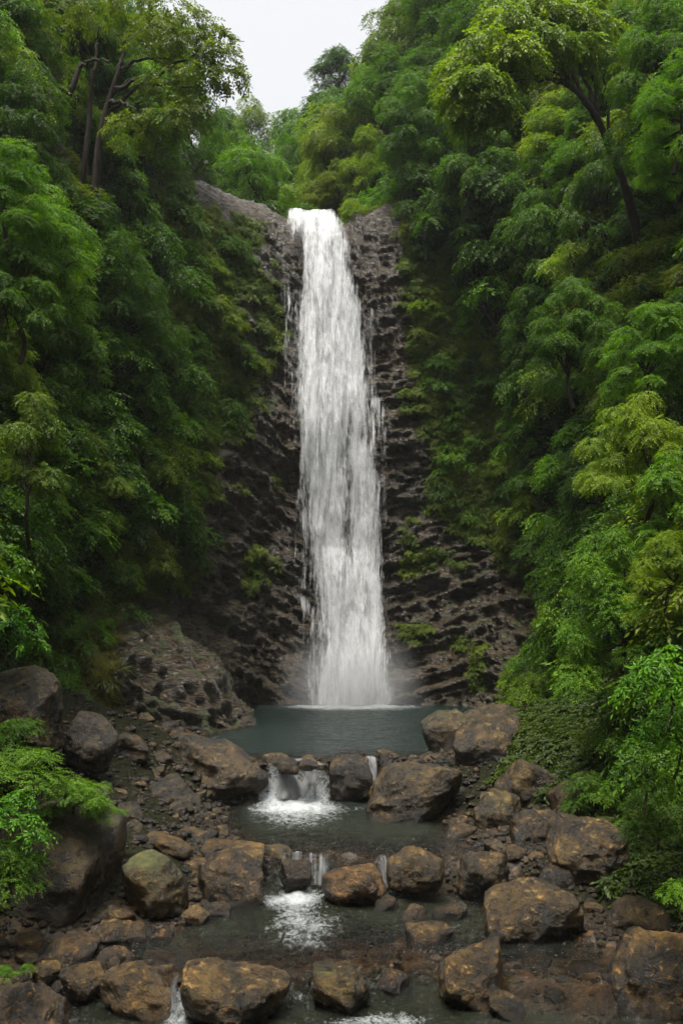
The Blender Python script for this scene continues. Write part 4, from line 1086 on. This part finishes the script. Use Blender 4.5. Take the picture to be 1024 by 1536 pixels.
# the branching tree at upper left
def branching():
    rng = np.random.default_rng(78)
    Y = 36.0
    q = lambda u, v, dy=0.0: at(u, v, Y + dy)
    B = q(135, 350, 1)
    st = catmull(np.array([q(120, 370, 1), q(112, 310, .8), q(95, 230, .5), q(78, 185, .3), q(105, 140, 0), q(122, 95, 0)]), np.linspace(0, 5, 20), 0)
    st2 = catmull(np.array([q(140, 370, 1), q(142, 300, .6), q(150, 210, .3), q(168, 140, 0), q(182, 100, -.2)]), np.linspace(0, 4, 20), 0)
    st3 = catmull(np.array([q(118, 320, .9), q(128, 240, .5), q(135, 170, .3), q(138, 120, 0)]), np.linspace(0, 3, 20), 0)
    parts = [tube(s_ - B, np.linspace(a, b, 20), 8) for s_, a, b in ((st, .20, .09), (st2, .20, .09), (st3, .15, .07))]
    for (i, src, e) in ((18, st2, (255, 88, -.8)), (14, st2, (235, 110, -.6)), (17, st2, (195, 40, 0)), (15, st2, (290, 130, -1.4)), (18, st, (165, 92, -.4)), (10, st, (40, 130, 0)), (12, st2, (330, 60, -1)), (19, st3, (150, 40, .4)), (13, st2, (205, 165, -1)), (12, st, (60, 80, 0))):
        pth = bez(src[i] - B, q(*e) - B, (0, 0, .35), 12, rng, .06)
        parts.append(tube(pth, np.linspace(.09, .025, 12), 6))
    tV, tF, _ = join(parts)
    lobes = [(235, 60, -.6, 48), (280, 75, -1, 46), (325, 90, -1.2, 40), (345, 115, -1.2, 26), (300, 125, -1.4, 40), (255, 20, 0, 50), (205, 15, .4, 50), (290, 40, -.4, 40), (245, 130, -1, 36), (150, 20, .8, 50), (95, 25, .6, 50), (50, 60, .4, 45), (30, 110, 0, 45), (200, 195, -1.3, 42), (250, 185, -1.6, 40), (285, 170, -1.4, 34), (325, 60, -.8, 30)]
    lv = []
    for (u, v, dy, pr) in lobes:
        r = pr / F * Y * 0.85
        lv.append(sprays(q(u, v, dy) - B, np.array([r, r, r * .5]), int(110 * r / .9), 8, .15, rng, -.4, .42, .35, .35))
    cV, cF, cR = join(lv)
    e = empty('broadleaf_tree', tuple(B))
    tag(e, 'upper left tree with several dark crooked stems and a spreading branch reaching towards the sky', 'tree')
    link('trunk', mesh_np('trunk', tV, tF, True, None, [M_bark]), e)
    c = link('crown', mesh_np('crown', cV, cF, False, {'rnd': cR}, [M_leaf]), e); c.color = G_OLV + (1,)
branching()

H_ = 'broadleaf_tree'
hero(H_, 372, 245, 58, 140, G_BRT, 'bright rounded tree standing just behind the lip of the waterfall on the left', sz=.9)
hero(H_, 548, 230, 56, 90, G_YEL, 'yellowish tree just right above the waterfall lip', sz=1.1)
hero(H_, 500, 270, 57, 80, G_OLV, 'olive tree hanging over the right edge of the waterfall lip', sz=.8)
hero(H_, 455, 265, 72, 110, G_DARK, 'dark tree in the notch directly above the top of the waterfall')
hero(H_, 608, 35, 66, 160, G_PALE, 'tall greyish airy tree on the right skyline with sky showing through', sz=1.1)
hero('slender_tree', 580, 60, 68, 90, G_PALE, 'thin pale skyline tree left of the tall greyish one')
hero(H_, 505, 90, 88, 95, G_DARK, 'dark flat-topped tree on the skyline right of the sky gap', sz=.8)
hero(H_, 620, 150, 50, 130, G_MID, 'rounded mid-green tree below the tall greyish skyline tree')
hero(H_, 985, 60, 31, 170, G_MID, 'leafy green tree behind the arching tree at upper right')
hero(H_, 1010, 130, 25, 150, G_BRT, 'bright green tree at the upper right frame edge', sz=.9)
hero(H_, 1010, 215, 26, 110, G_BRT, 'bright layered tree below the upper right edge tree', sz=.9)
hero(H_, 60, 330, 27, 190, G_BRT, 'bright feathery tree at the left frame edge beside the dark stems', sz=.9)
hero(H_, 20, 270, 25, 150, G_BRT, 'light green crown cut by the left frame edge at upper height', sz=.9)
hero(H_, 30, 400, 25, 150, G_MID, 'mid-green crown under the bright feathery left edge tree')
hero(H_, 40, 170, 31, 170, G_DARK, 'dark leafy tree near the left frame edge below the branching tree')
hero(H_, 190, 420, 38, 160, G_MID, 'green tree below the crooked stems of the branching tree')
hero('slender_tree', 45, 640, 23, 130, G_PALE, 'greyish-green narrow-leaved tree at the left frame edge halfway down')
hero(H_, 955, 640, 23, 170, G_YEL, 'bright light-green tree on the right slope level with the fall\'s middle', sz=1.05)
hero('slender_tree', 1005, 720, 21, 120, G_BRT, 'light green tree cut by the right frame edge below the bright one')
hero(H_, 860, 455, 31, 150, G_MID, 'mid-green layered tree below the base of the arching trunk', sz=1.1)
hero(H_, 985, 490, 25, 170, G_BRT, 'bright green tree at the right frame edge above the light one', sz=.8)
hero(H_, 915, 870, 22, 190, G_BRT, 'wide bright tree with thin dark trunks at lower right', sz=1.05)
hero(H_, 1000, 830, 19, 130, G_YEL, 'light tree crown cut by the right frame edge behind the wide bright tree', sz=.8)
S_ = 'shrub'; B_ = 'big_leaf_shrub'
hero(B_, 1000, 1010, 15, 130, (.05, .125, .02), 'large-leaved fresh green bush at the right frame edge')
hero(B_, 1010, 1090, 15.5, 120, (.045, .11, .018), 'large-leaved bush below the fresh green one at right edge')
hero(B_, 965, 1150, 16.5, 110, G_MID, 'drooping bush behind the tall rounded boulder')
hero(S_, 985, 1210, 17.5, 110, G_DARK, 'dark bush beside the tall rounded boulder at the right edge')
hero(S_, 800, 1040, 33, 110, (.07, .11, .018), 'yellowish low bush at the pool\'s far right corner')
hero(S_, 850, 1080, 29, 100, G_OLV, 'olive mossy bush right of the pool above the boulders')
hero(S_, 900, 1120, 24, 110, G_OLV, 'low olive bush on the bank above the smooth golden boulder')
hero(S_, 885, 1180, 21.5, 100, G_MID, 'small green bush left of the tall rounded boulder', sz=.7)
hero(S_, 940, 1060, 22, 120, G_MID, 'mid-green bush on the right bank slope')
hero(B_, 1015, 1330, 14.5, 60, G_BRT, 'little leafy sprig at the right frame edge above the golden boulder', sz=.7)
hero(S_, 40, 1150, 17.5, 150, (.05, .10, .016), 'bright fine-leaved bush on top of the giant left boulder', sz=.55)
hero(S_, 110, 1185, 18.0, 120, (.055, .11, .018), 'fine green bush spilling right over the giant left boulder', sz=.5)
hero(S_, 150, 1212, 18.2, 70, (.06, .12, .02), 'tip of bright foliage hanging by the rounded greenish boulder', sz=.5)
hero(B_, 20, 1215, 16.2, 110, (.04, .11, .016), 'leafy green plant on the left face of the giant boulder', sz=.8)
hero(S_, 15, 1290, 16.0, 110, G_MID, 'green bush climbing the left side of the giant boulder')
hero(S_, 20, 1100, 20, 110, G_MID, 'green bush below the leaning slab boulder at left edge', sz=.7)
hero(B_, 15, 930, 21.5, 110, (.03, .085, .025), 'dark glossy long-leaved plant at left edge above the slab boulder', sz=.9)
hero(B_, 8, 1455, 13.5, 36, G_BRT, 'tiny leafy sprig at the bottom left edge', sz=.7)
hero(B_, 42, 1450, 13.6, 26, G_BRT, 'tiny sprig beside the yellowish round stone', sz=.7)

for (u, v, sc, c, lab) in (
    (150, 590, 1.25, G_BRT, 'bright shrub on the left slope below the crooked-stem tree, halfway down'),
    (235, 570, 1.15, G_MID, 'mid-green shrub hugging the left cliff edge beside the mid fall'),
    (200, 650, 1.3, G_BRT, 'big bright round shrub on the left slope level with the fall\'s middle'),
    (130, 700, 1.3, G_MID, 'leafy shrub right of the greyish narrow-leaved tree'),
    (225, 725, 1.2, G_YEL, 'yellow-green shrub at the edge of the left cliff above the dark slab'),
    (165, 775, 1.2, G_BRT, 'bright shrub in the middle of the left slope\'s lower half'),
    (250, 800, 1.0, G_MID, 'green shrub overhanging the dark rock on the left of the lower fall'),
    (100, 800, 1.1, G_BRT, 'bright shrub above the hanging grass on the left slope'),
    (205, 850, 0.9, G_OLV, 'olive shrub at the top of the brown rock spur'),
    (60, 720, 1.2, G_MID, 'mid-green shrub at left below the narrow-leaved tree')):
    P, N, i_ = wall_at(u, v + 15)
    plant(S_, P + N * .25, sc, c, lab)
# the rest of the forest, planted over the slopes
rng = np.random.default_rng(2024)
cand = np.where((TT > 0.9) & (GVV > -330) & (GVV < 1230) & (GU > -130) & (GU < 1150) & (~NEARV) & (GV[:, 1] > 13) & seen & ~((GU > 860) & (GU < 1000) & (GVV > 80) & (GVV < 430) & (GV[:, 1] < 33.5)) & ~((GVV > 905) & (GU < 270)) & ~((GU > 50) & (GU < 230) & (GVV > 60) & (GVV < 400) & (GV[:, 1] < 37)) & ~((TT > 5.4) & (TT < 6.75) & (GU > 270) & (GU < 620)))[0]
cand = rng.permutation(cand)
chosen = []; cp = []
for e, *_ in PLANTS: cp.append((e.location.x, e.location.y, e.location.z, 0.8))
cp = [list(c) for c in cp]
arr = np.zeros((600, 3)); rad_ = np.zeros(600); n_ = 0
for i in cand:
    P = GV[i]; 
    sp = np.interp(P[1], [14, 25, 45, 60, 110], [1.6, 2.1, 2.7, 3.6, 6.2])
    if n_ and np.min(np.linalg.norm(arr[:n_] - P, axis=1)) < sp: continue
    arr[n_] = P; n_ += 1; chosen.append(i)
    if n_ >= 330: break
print('VEG auto', n_)
c2 = rng.permutation(np.where((TT > 1.2) & (TT < 6.3) & NEARV & (ROCKV < .25) & seen & (GVV > 300) & (GVV < 1060) & (GU > 60) & ~((TT > 5.4) & (GU < 440)))[0])
m_ = 0; n0_ = n_
for i in c2:
    P = GV[i]
    if np.min(np.linalg.norm(arr[:n_] - P, axis=1)) < 1.75: continue
    arr[n_] = P; n_ += 1; m_ += 1; chosen.append(i)
    if m_ >= 110: break
print('VEG small', m_)
recs = []
for q_, i in enumerate(chosen):
    P = GV[i].copy(); N = NV[i]; u, v = GU[i], GVV[i]
    far = P[1] > 52
    edge = min(abs(u - np.interp(v, *zip(*COV_L))), abs(u - np.interp(v, *zip(*COV_R)))) if v > 280 else 99
    steep = N[2] < 0.6
    kind = H_ if (rng.random() < .72) else 'slender_tree'
    if edge < 75 or (v > 760 and P[1] < 40) or (not far and rng.random() < 0.12): kind = S_ if rng.random() < .8 or P[1] > 32 else B_
    if far: sc = np.interp(P[1], [52, 75, 115], [1.05, 1.35, 1.9]) * rng.uniform(.8, 1.25)
    elif kind in (S_, B_): sc = rng.uniform(.8, 1.35)
    else: sc = np.interp(P[1], [15, 25, 45], [.42, .52, .78]) * rng.uniform(.85, 1.2)
    if q_ >= n0_: kind = S_; sc = rng.uniform(.42, .8)
    col = np.array([G_DARK, G_MID, G_MID, G_BRT, G_MID, G_OLV, G_DARK, G_BRT, G_YEL, G_MID][int(rng.integers(0, 10))]) * rng.uniform(.8, 1.2)
    if far and rng.random() < .4: col = np.array(G_MID)
    h = {'broadleaf_tree': 5.6, 'slender_tree': 6.0}.get(kind, 1.2)
    if not far and 'tree' in kind: P = P - np.array([0, 0, 1]) * h * sc * 0.55 * (1 if steep else .2) + N * 0.55 * sc
    else: P = P - N * 0.1
    SKY = [(0, -400), (278, -20), (290, 30), (365, 100), (382, 165), (410, 172), (440, 145), (470, 118), (478, 90), (545, 60), (552, -20), (1100, -400)]
    if far:                                          # keep the sky gap as open as it is
        lim = max(np.interp(u + du * 3.0 * sc * F / P[1], *zip(*SKY)) for du in (-1, -.5, 0, .5, 1)) if 200 < u < 640 else -400
        room = (V0 - lim) / F * P[1] + CZ - P[2]
        if room < 2.5: continue
        sc = min(sc, room / 7.6)
    recs.append([kind, P, sc, col, u, v, far])
# words that say which one: where it stands, and the how-many-eth in its row
def cname(c):
    d = [('dark green', G_DARK), ('mid-green', G_MID), ('bright green', G_BRT), ('yellow-green', G_YEL), ('olive', G_OLV)]
    return min(d, key=lambda q: np.abs(np.array(q[1]) / np.linalg.norm(q[1]) * 1.0 - np.array(c) / np.linalg.norm(c)).sum() + abs(np.linalg.norm(q[1]) - np.linalg.norm(c)) * 8)[0]
WORD = {'broadleaf_tree': 'tree', 'slender_tree': 'thin tree', 'shrub': 'bush', 'big_leaf_shrub': 'big-leaved bush'}
buck = {}
for r in recs:
    kind, P, sc, col, u, v, far = r
    if far: zone = ('hill behind fall' if 300 < u < 560 else 'left hilltop' if u <= 300 else 'right hilltop')
    else: zone = 'left slope' if u < 512 else 'right slope'
    row = 'top' if v < 200 else 'lip' if v < 400 else 'upper' if v < 600 else 'middle' if v < 800 else 'lower' if v < 1000 else 'foot'
    buck.setdefault((cname(col), WORD[kind], zone, row), []).append(r)
ROWT = {'top': 'above lip level', 'lip': 'at lip level', 'upper': 'beside upper fall', 'middle': 'beside mid fall', 'lower': 'beside lower fall', 'foot': 'near pool level'}
for key, rs in buck.items():
    c, w, zone, row = key
    rs.sort(key=lambda r: abs(r[4] - 512))
    for j, r in enumerate(rs):
        lab = f"{c} {w} on {zone}, {ROWT[row]}" + (f", {ordn(j)} from the fall" if len(rs) > 1 else "")
        plant(r[0], r[1], r[2], r[3], lab, group=('trees covering the gorge slopes' if 'tree' in r[0] else 'bushes on the gorge slopes'), tilt=(rng.normal(0, .08), rng.normal(0, .08)), sz=rng.uniform(.85, 1.15))

# ground cover: leaves clinging to the slopes, one mass
def instancer(name, pts, nrm, scl, src_meshes, mat, label):
    me = bpy.data.meshes.new(name); me.vertices.add(len(pts)); me.vertices.foreach_set('co', np.asarray(pts, np.float32).ravel())
    rg = np.random.default_rng(len(pts))
    rot = np.zeros((len(pts), 3), np.float32)
    nn = norm(nrm + rg.normal(size=nrm.shape) * .15 + np.array([0, 0, .5]))
    rot[:, 0] = 0
    # rotation that brings z to nn with a random spin
    th = np.arccos(np.clip(nn[:, 2], -1, 1)); ph = np.arctan2(nn[:, 1], nn[:, 0])
    rot[:, 1] = th; rot[:, 2] = ph
    for an, tp, dat in (('rot', 'FLOAT_VECTOR', rot), ('scl', 'FLOAT', np.asarray(scl, np.float32)), ('pick', 'INT', rg.integers(0, len(src_meshes), len(pts)).astype(np.int32))):
        a = me.attributes.new(an, tp, 'POINT'); a.data.foreach_set('vector' if tp == 'FLOAT_VECTOR' else 'value', dat.ravel())
    o = link(name, me)
    ng = bpy.data.node_groups.new(name, 'GeometryNodeTree')
    ng.interface.new_socket('Geometry', in_out='INPUT', socket_type='NodeSocketGeometry'); ng.interface.new_socket('Geometry', in_out='OUTPUT', socket_type='NodeSocketGeometry')
    N = ng.nodes; Lk = ng.links
    gi, go = N.new('NodeGroupInput'), N.new('NodeGroupOutput')
    jn = N.new('GeometryNodeJoinGeometry')
    pk = N.new('GeometryNodeInputNamedAttribute'); pk.data_type = 'INT'; pk.inputs['Name'].default_value = 'pick'
    ra = N.new('GeometryNodeInputNamedAttribute'); ra.data_type = 'FLOAT_VECTOR'; ra.inputs['Name'].default_value = 'rot'
    sa = N.new('GeometryNodeInputNamedAttribute'); sa.data_type = 'FLOAT'; sa.inputs['Name'].default_value = 'scl'
    for qi, sm in enumerate(src_meshes):
        so = bpy.data.objects.new(name + '_clump', sm)
        oi = N.new('GeometryNodeObjectInfo'); oi.inputs['Object'].default_value = so; oi.inputs['As Instance'].default_value = True
        io = N.new('GeometryNodeInstanceOnPoints'); cmpn = N.new('FunctionNodeCompare'); cmpn.data_type = 'INT'; cmpn.operation = 'EQUAL'
        Lk.new(pk.outputs['Attribute'], cmpn.inputs[2]); cmpn.inputs[3].default_value = qi
        Lk.new(cmpn.outputs[0], io.inputs['Selection']); Lk.new(gi.outputs[0], io.inputs['Points']); Lk.new(oi.outputs['Geometry'], io.inputs['Instance'])
        Lk.new(ra.outputs['Attribute'], io.inputs['Rotation']); Lk.new(sa.outputs['Attribute'], io.inputs['Scale'])
        Lk.new(io.outputs[0], jn.inputs[0])
    Lk.new(jn.outputs[0], go.inputs[0])
    m = o.modifiers.new('scatter', 'NODES'); m.node_group = ng
    return tag(o, label, name.replace('_', ' '), kind='stuff')

def clump(seed, n, L, R, hz, mat, k=6, droop=.5):
    rg = np.random.default_rng(seed)
    V, Fc, r = sprays(np.zeros(3), np.array([R, R, hz]), n, k, L, rg, -.1, R * .6, droop, .5)
    return mesh_np('clump', V, Fc, False, {'rnd': r}, [mat])
c_dark = [clump(300 + q, 26, .17, .55, .35, M_coverdark) for q in range(3)]
c_cov = [clump(320 + q, 22, .11, .30, .12, M_cover) for q in range(3)]
def tuft(seed, n=46, h=.55):
    rg = np.random.default_rng(seed); a = rg.random(n) * 6.28
    p = np.stack([np.cos(a), np.sin(a), a * 0], -1) * (rg.random(n)[:, None] * .16)
    Vs = []; Fs = []; hh = h * (.6 + .6 * rg.random(n)); d = np.stack([np.cos(a), np.sin(a), a * 0], -1)
    w = np.stack([-np.sin(a), np.cos(a), a * 0], -1) * .011
    pts = []
    for t in (0, .35, .7, 1.0):
        c = p + d * (hh * t * t * .85)[:, None] + np.array([0, 0, 1]) * (hh * (t - .55 * t * t))[:, None]
        pts += [c - w * (1.05 - t), c + w * (1.05 - t)]
    V = np.stack(pts, 1); b = np.arange(n)[:, None, None] * 8
    Fc = (b + np.array([[0, 1, 3, 2], [2, 3, 5, 4], [4, 5, 7, 6]])[None]).reshape(-1, 4)
    return mesh_np('tuft', V.reshape(-1, 3), Fc, False, {'rnd': np.repeat(rg.random(n), 8)}, [M_grass])
c_gr = [tuft(340 + q) for q in range(3)]
def area_pick(mask, n, rg):
    idx = np.where(mask)[0]
    # weight by cell area
    gx = np.linalg.norm(np.gradient(G, axis=1), axis=-1) * np.linalg.norm(np.gradient(G, axis=0), axis=-1)
    w = gx.reshape(-1)[idx]; w = w / w.sum()
    pk = rg.choice(idx, n, p=w)
    P = GV[pk] + rg.normal(size=(n, 3)) * 0.10
    return P, NV[pk]
wide = (GU > -160) & (GU < 1190) & (GVV > -200) & (GVV < 1260) & (GV[:, 1] > 12) & seen
P, N_ = area_pick(wide & ~NEARV & (GV[:, 1] < 58) & (TT > 1.0), 16000, rng)
instancer('undergrowth', P, N_, rng.uniform(.7, 1.3, len(P)) * np.interp(P[:, 1], [15, 45], [.7, 1.1]), c_dark, M_coverdark, 'dark leafy undergrowth covering the gorge slopes')
P, N_ = area_pick(wide & ~NEARV & (GV[:, 1] >= 58), 5000, rng)
instancer('undergrowth', P, N_, rng.uniform(1.4, 2.4, len(P)), c_dark, M_coverdark, 'dark leafy undergrowth covering the hills above the fall')
# low green plants and moss cushions on the rock faces
mossn = moss.reshape(-1) + 1.1 * fbm(GV * 0.55, 4, 91)
dfall = np.abs(GV[:, 0] - 0.3)
green = wide & ~((GVV > 890) & (GU < 420)) & ~((TT > 5.8) & (GU > 285) & (GU < 440)) & (TT > 1.15) & (TT < 6.6) & (((NEARV) & (ROCKV < .6) & (mossn > .05)) | ((ROCKV >= .6) & (mossn > .6 - .22 * (GU > 560) * (GVV < 850) - .12 * (GU < 400)) & (dfall > 2.9)))
P, N_ = area_pick(green, 22000, rng)
instancer('rock_greenery', P, N_, rng.uniform(.35, 1.05, len(P)) * (1 - .35 * (N_[:, 2] < .3)), c_cov, M_cover, 'low green plants clinging to the rock beside the fall')
gm = wide & (GU > 40) & (GU < 175) & (GVV > 820) & (GVV < 1075) | wide & (GU > 130) & (GU < 330) & (GVV > 700) & (GVV < 900) & (ROCKV < .5) 
P, N_ = area_pick(gm, 1500, rng)
instancer('hanging_grass', P, N_, rng.uniform(.6, 1.5, len(P)), c_gr, M_grass, 'yellowish hanging grass on the lower slopes')

# plants on the upper banks of the stream
n = 14000
qy = 12.5 + 25 * rng.random(n) ** 1.1; qs = rng.choice([-1, 1], n)
L, R = np.interp(qy, *zip(*SHORE_L)), np.interp(qy, *zip(*SHORE_R))
qo = np.where(qs < 0, 3.4, 2.2) + rng.random(n) * 4 + 1.2 * vnoise(np.stack([qy, qy * 0, qs * 9.0], -1) * .8, 5)
qx = np.where(qs < 0, L - qo, R + qo)
ok = (np.abs(qx) < np.minimum(.45 * qy + .8, 12)) & ((qs > 0) | (qy < 19)) & (rng.random(n) < .6); qx, qy = qx[ok], qy[ok]
P = np.stack([qx, qy, bed_z(qx, qy, True)], -1)
instancer('bank_greenery', P, np.tile([[0, 0, 1.0]], (len(P), 1)), rng.uniform(.5, 1.3, len(P)), [clump(360 + q, 24, .12, .30, .16, M_bankcover) for q in range(3)], M_bankcover, 'small green plants on the upper stream banks')

# ------------------------------------------------------------------ misty air
def box(name, lo, hi, mat):
    V = np.array([[x, y, z] for x in (lo[0], hi[0]) for y in (lo[1], hi[1]) for z in (lo[2], hi[2])], float)
    Fc = np.array([[0, 1, 3, 2], [4, 6, 7, 5], [0, 4, 5, 1], [2, 3, 7, 6], [0, 2, 6, 4], [1, 5, 7, 3]])
    return link(name, mesh_np(name, V, Fc, False, None, [mat]))
def mat_air(name, d, col=(.82, .87, .9)):
    m = bpy.data.materials.new(name); m.use_nodes = True; t = m.node_tree; t.nodes.clear()
    o = t.nodes.new('ShaderNodeOutputMaterial'); v = t.nodes.new('ShaderNodeVolumePrincipled')
    v.inputs['Density'].default_value = d; v.inputs['Color'].default_value = col + (1,); v.inputs['Anisotropy'].default_value = 0.2
    t.links.new(v.outputs[0], o.inputs['Volume']); return m
HAZE = True
if HAZE:
    hz = box('haze', (-90, -50, -6), (90, 130, 84), mat_air('misty_air', 0.00022))
    tag(hz, 'thin mist hanging in the gorge', 'haze', kind='stuff')
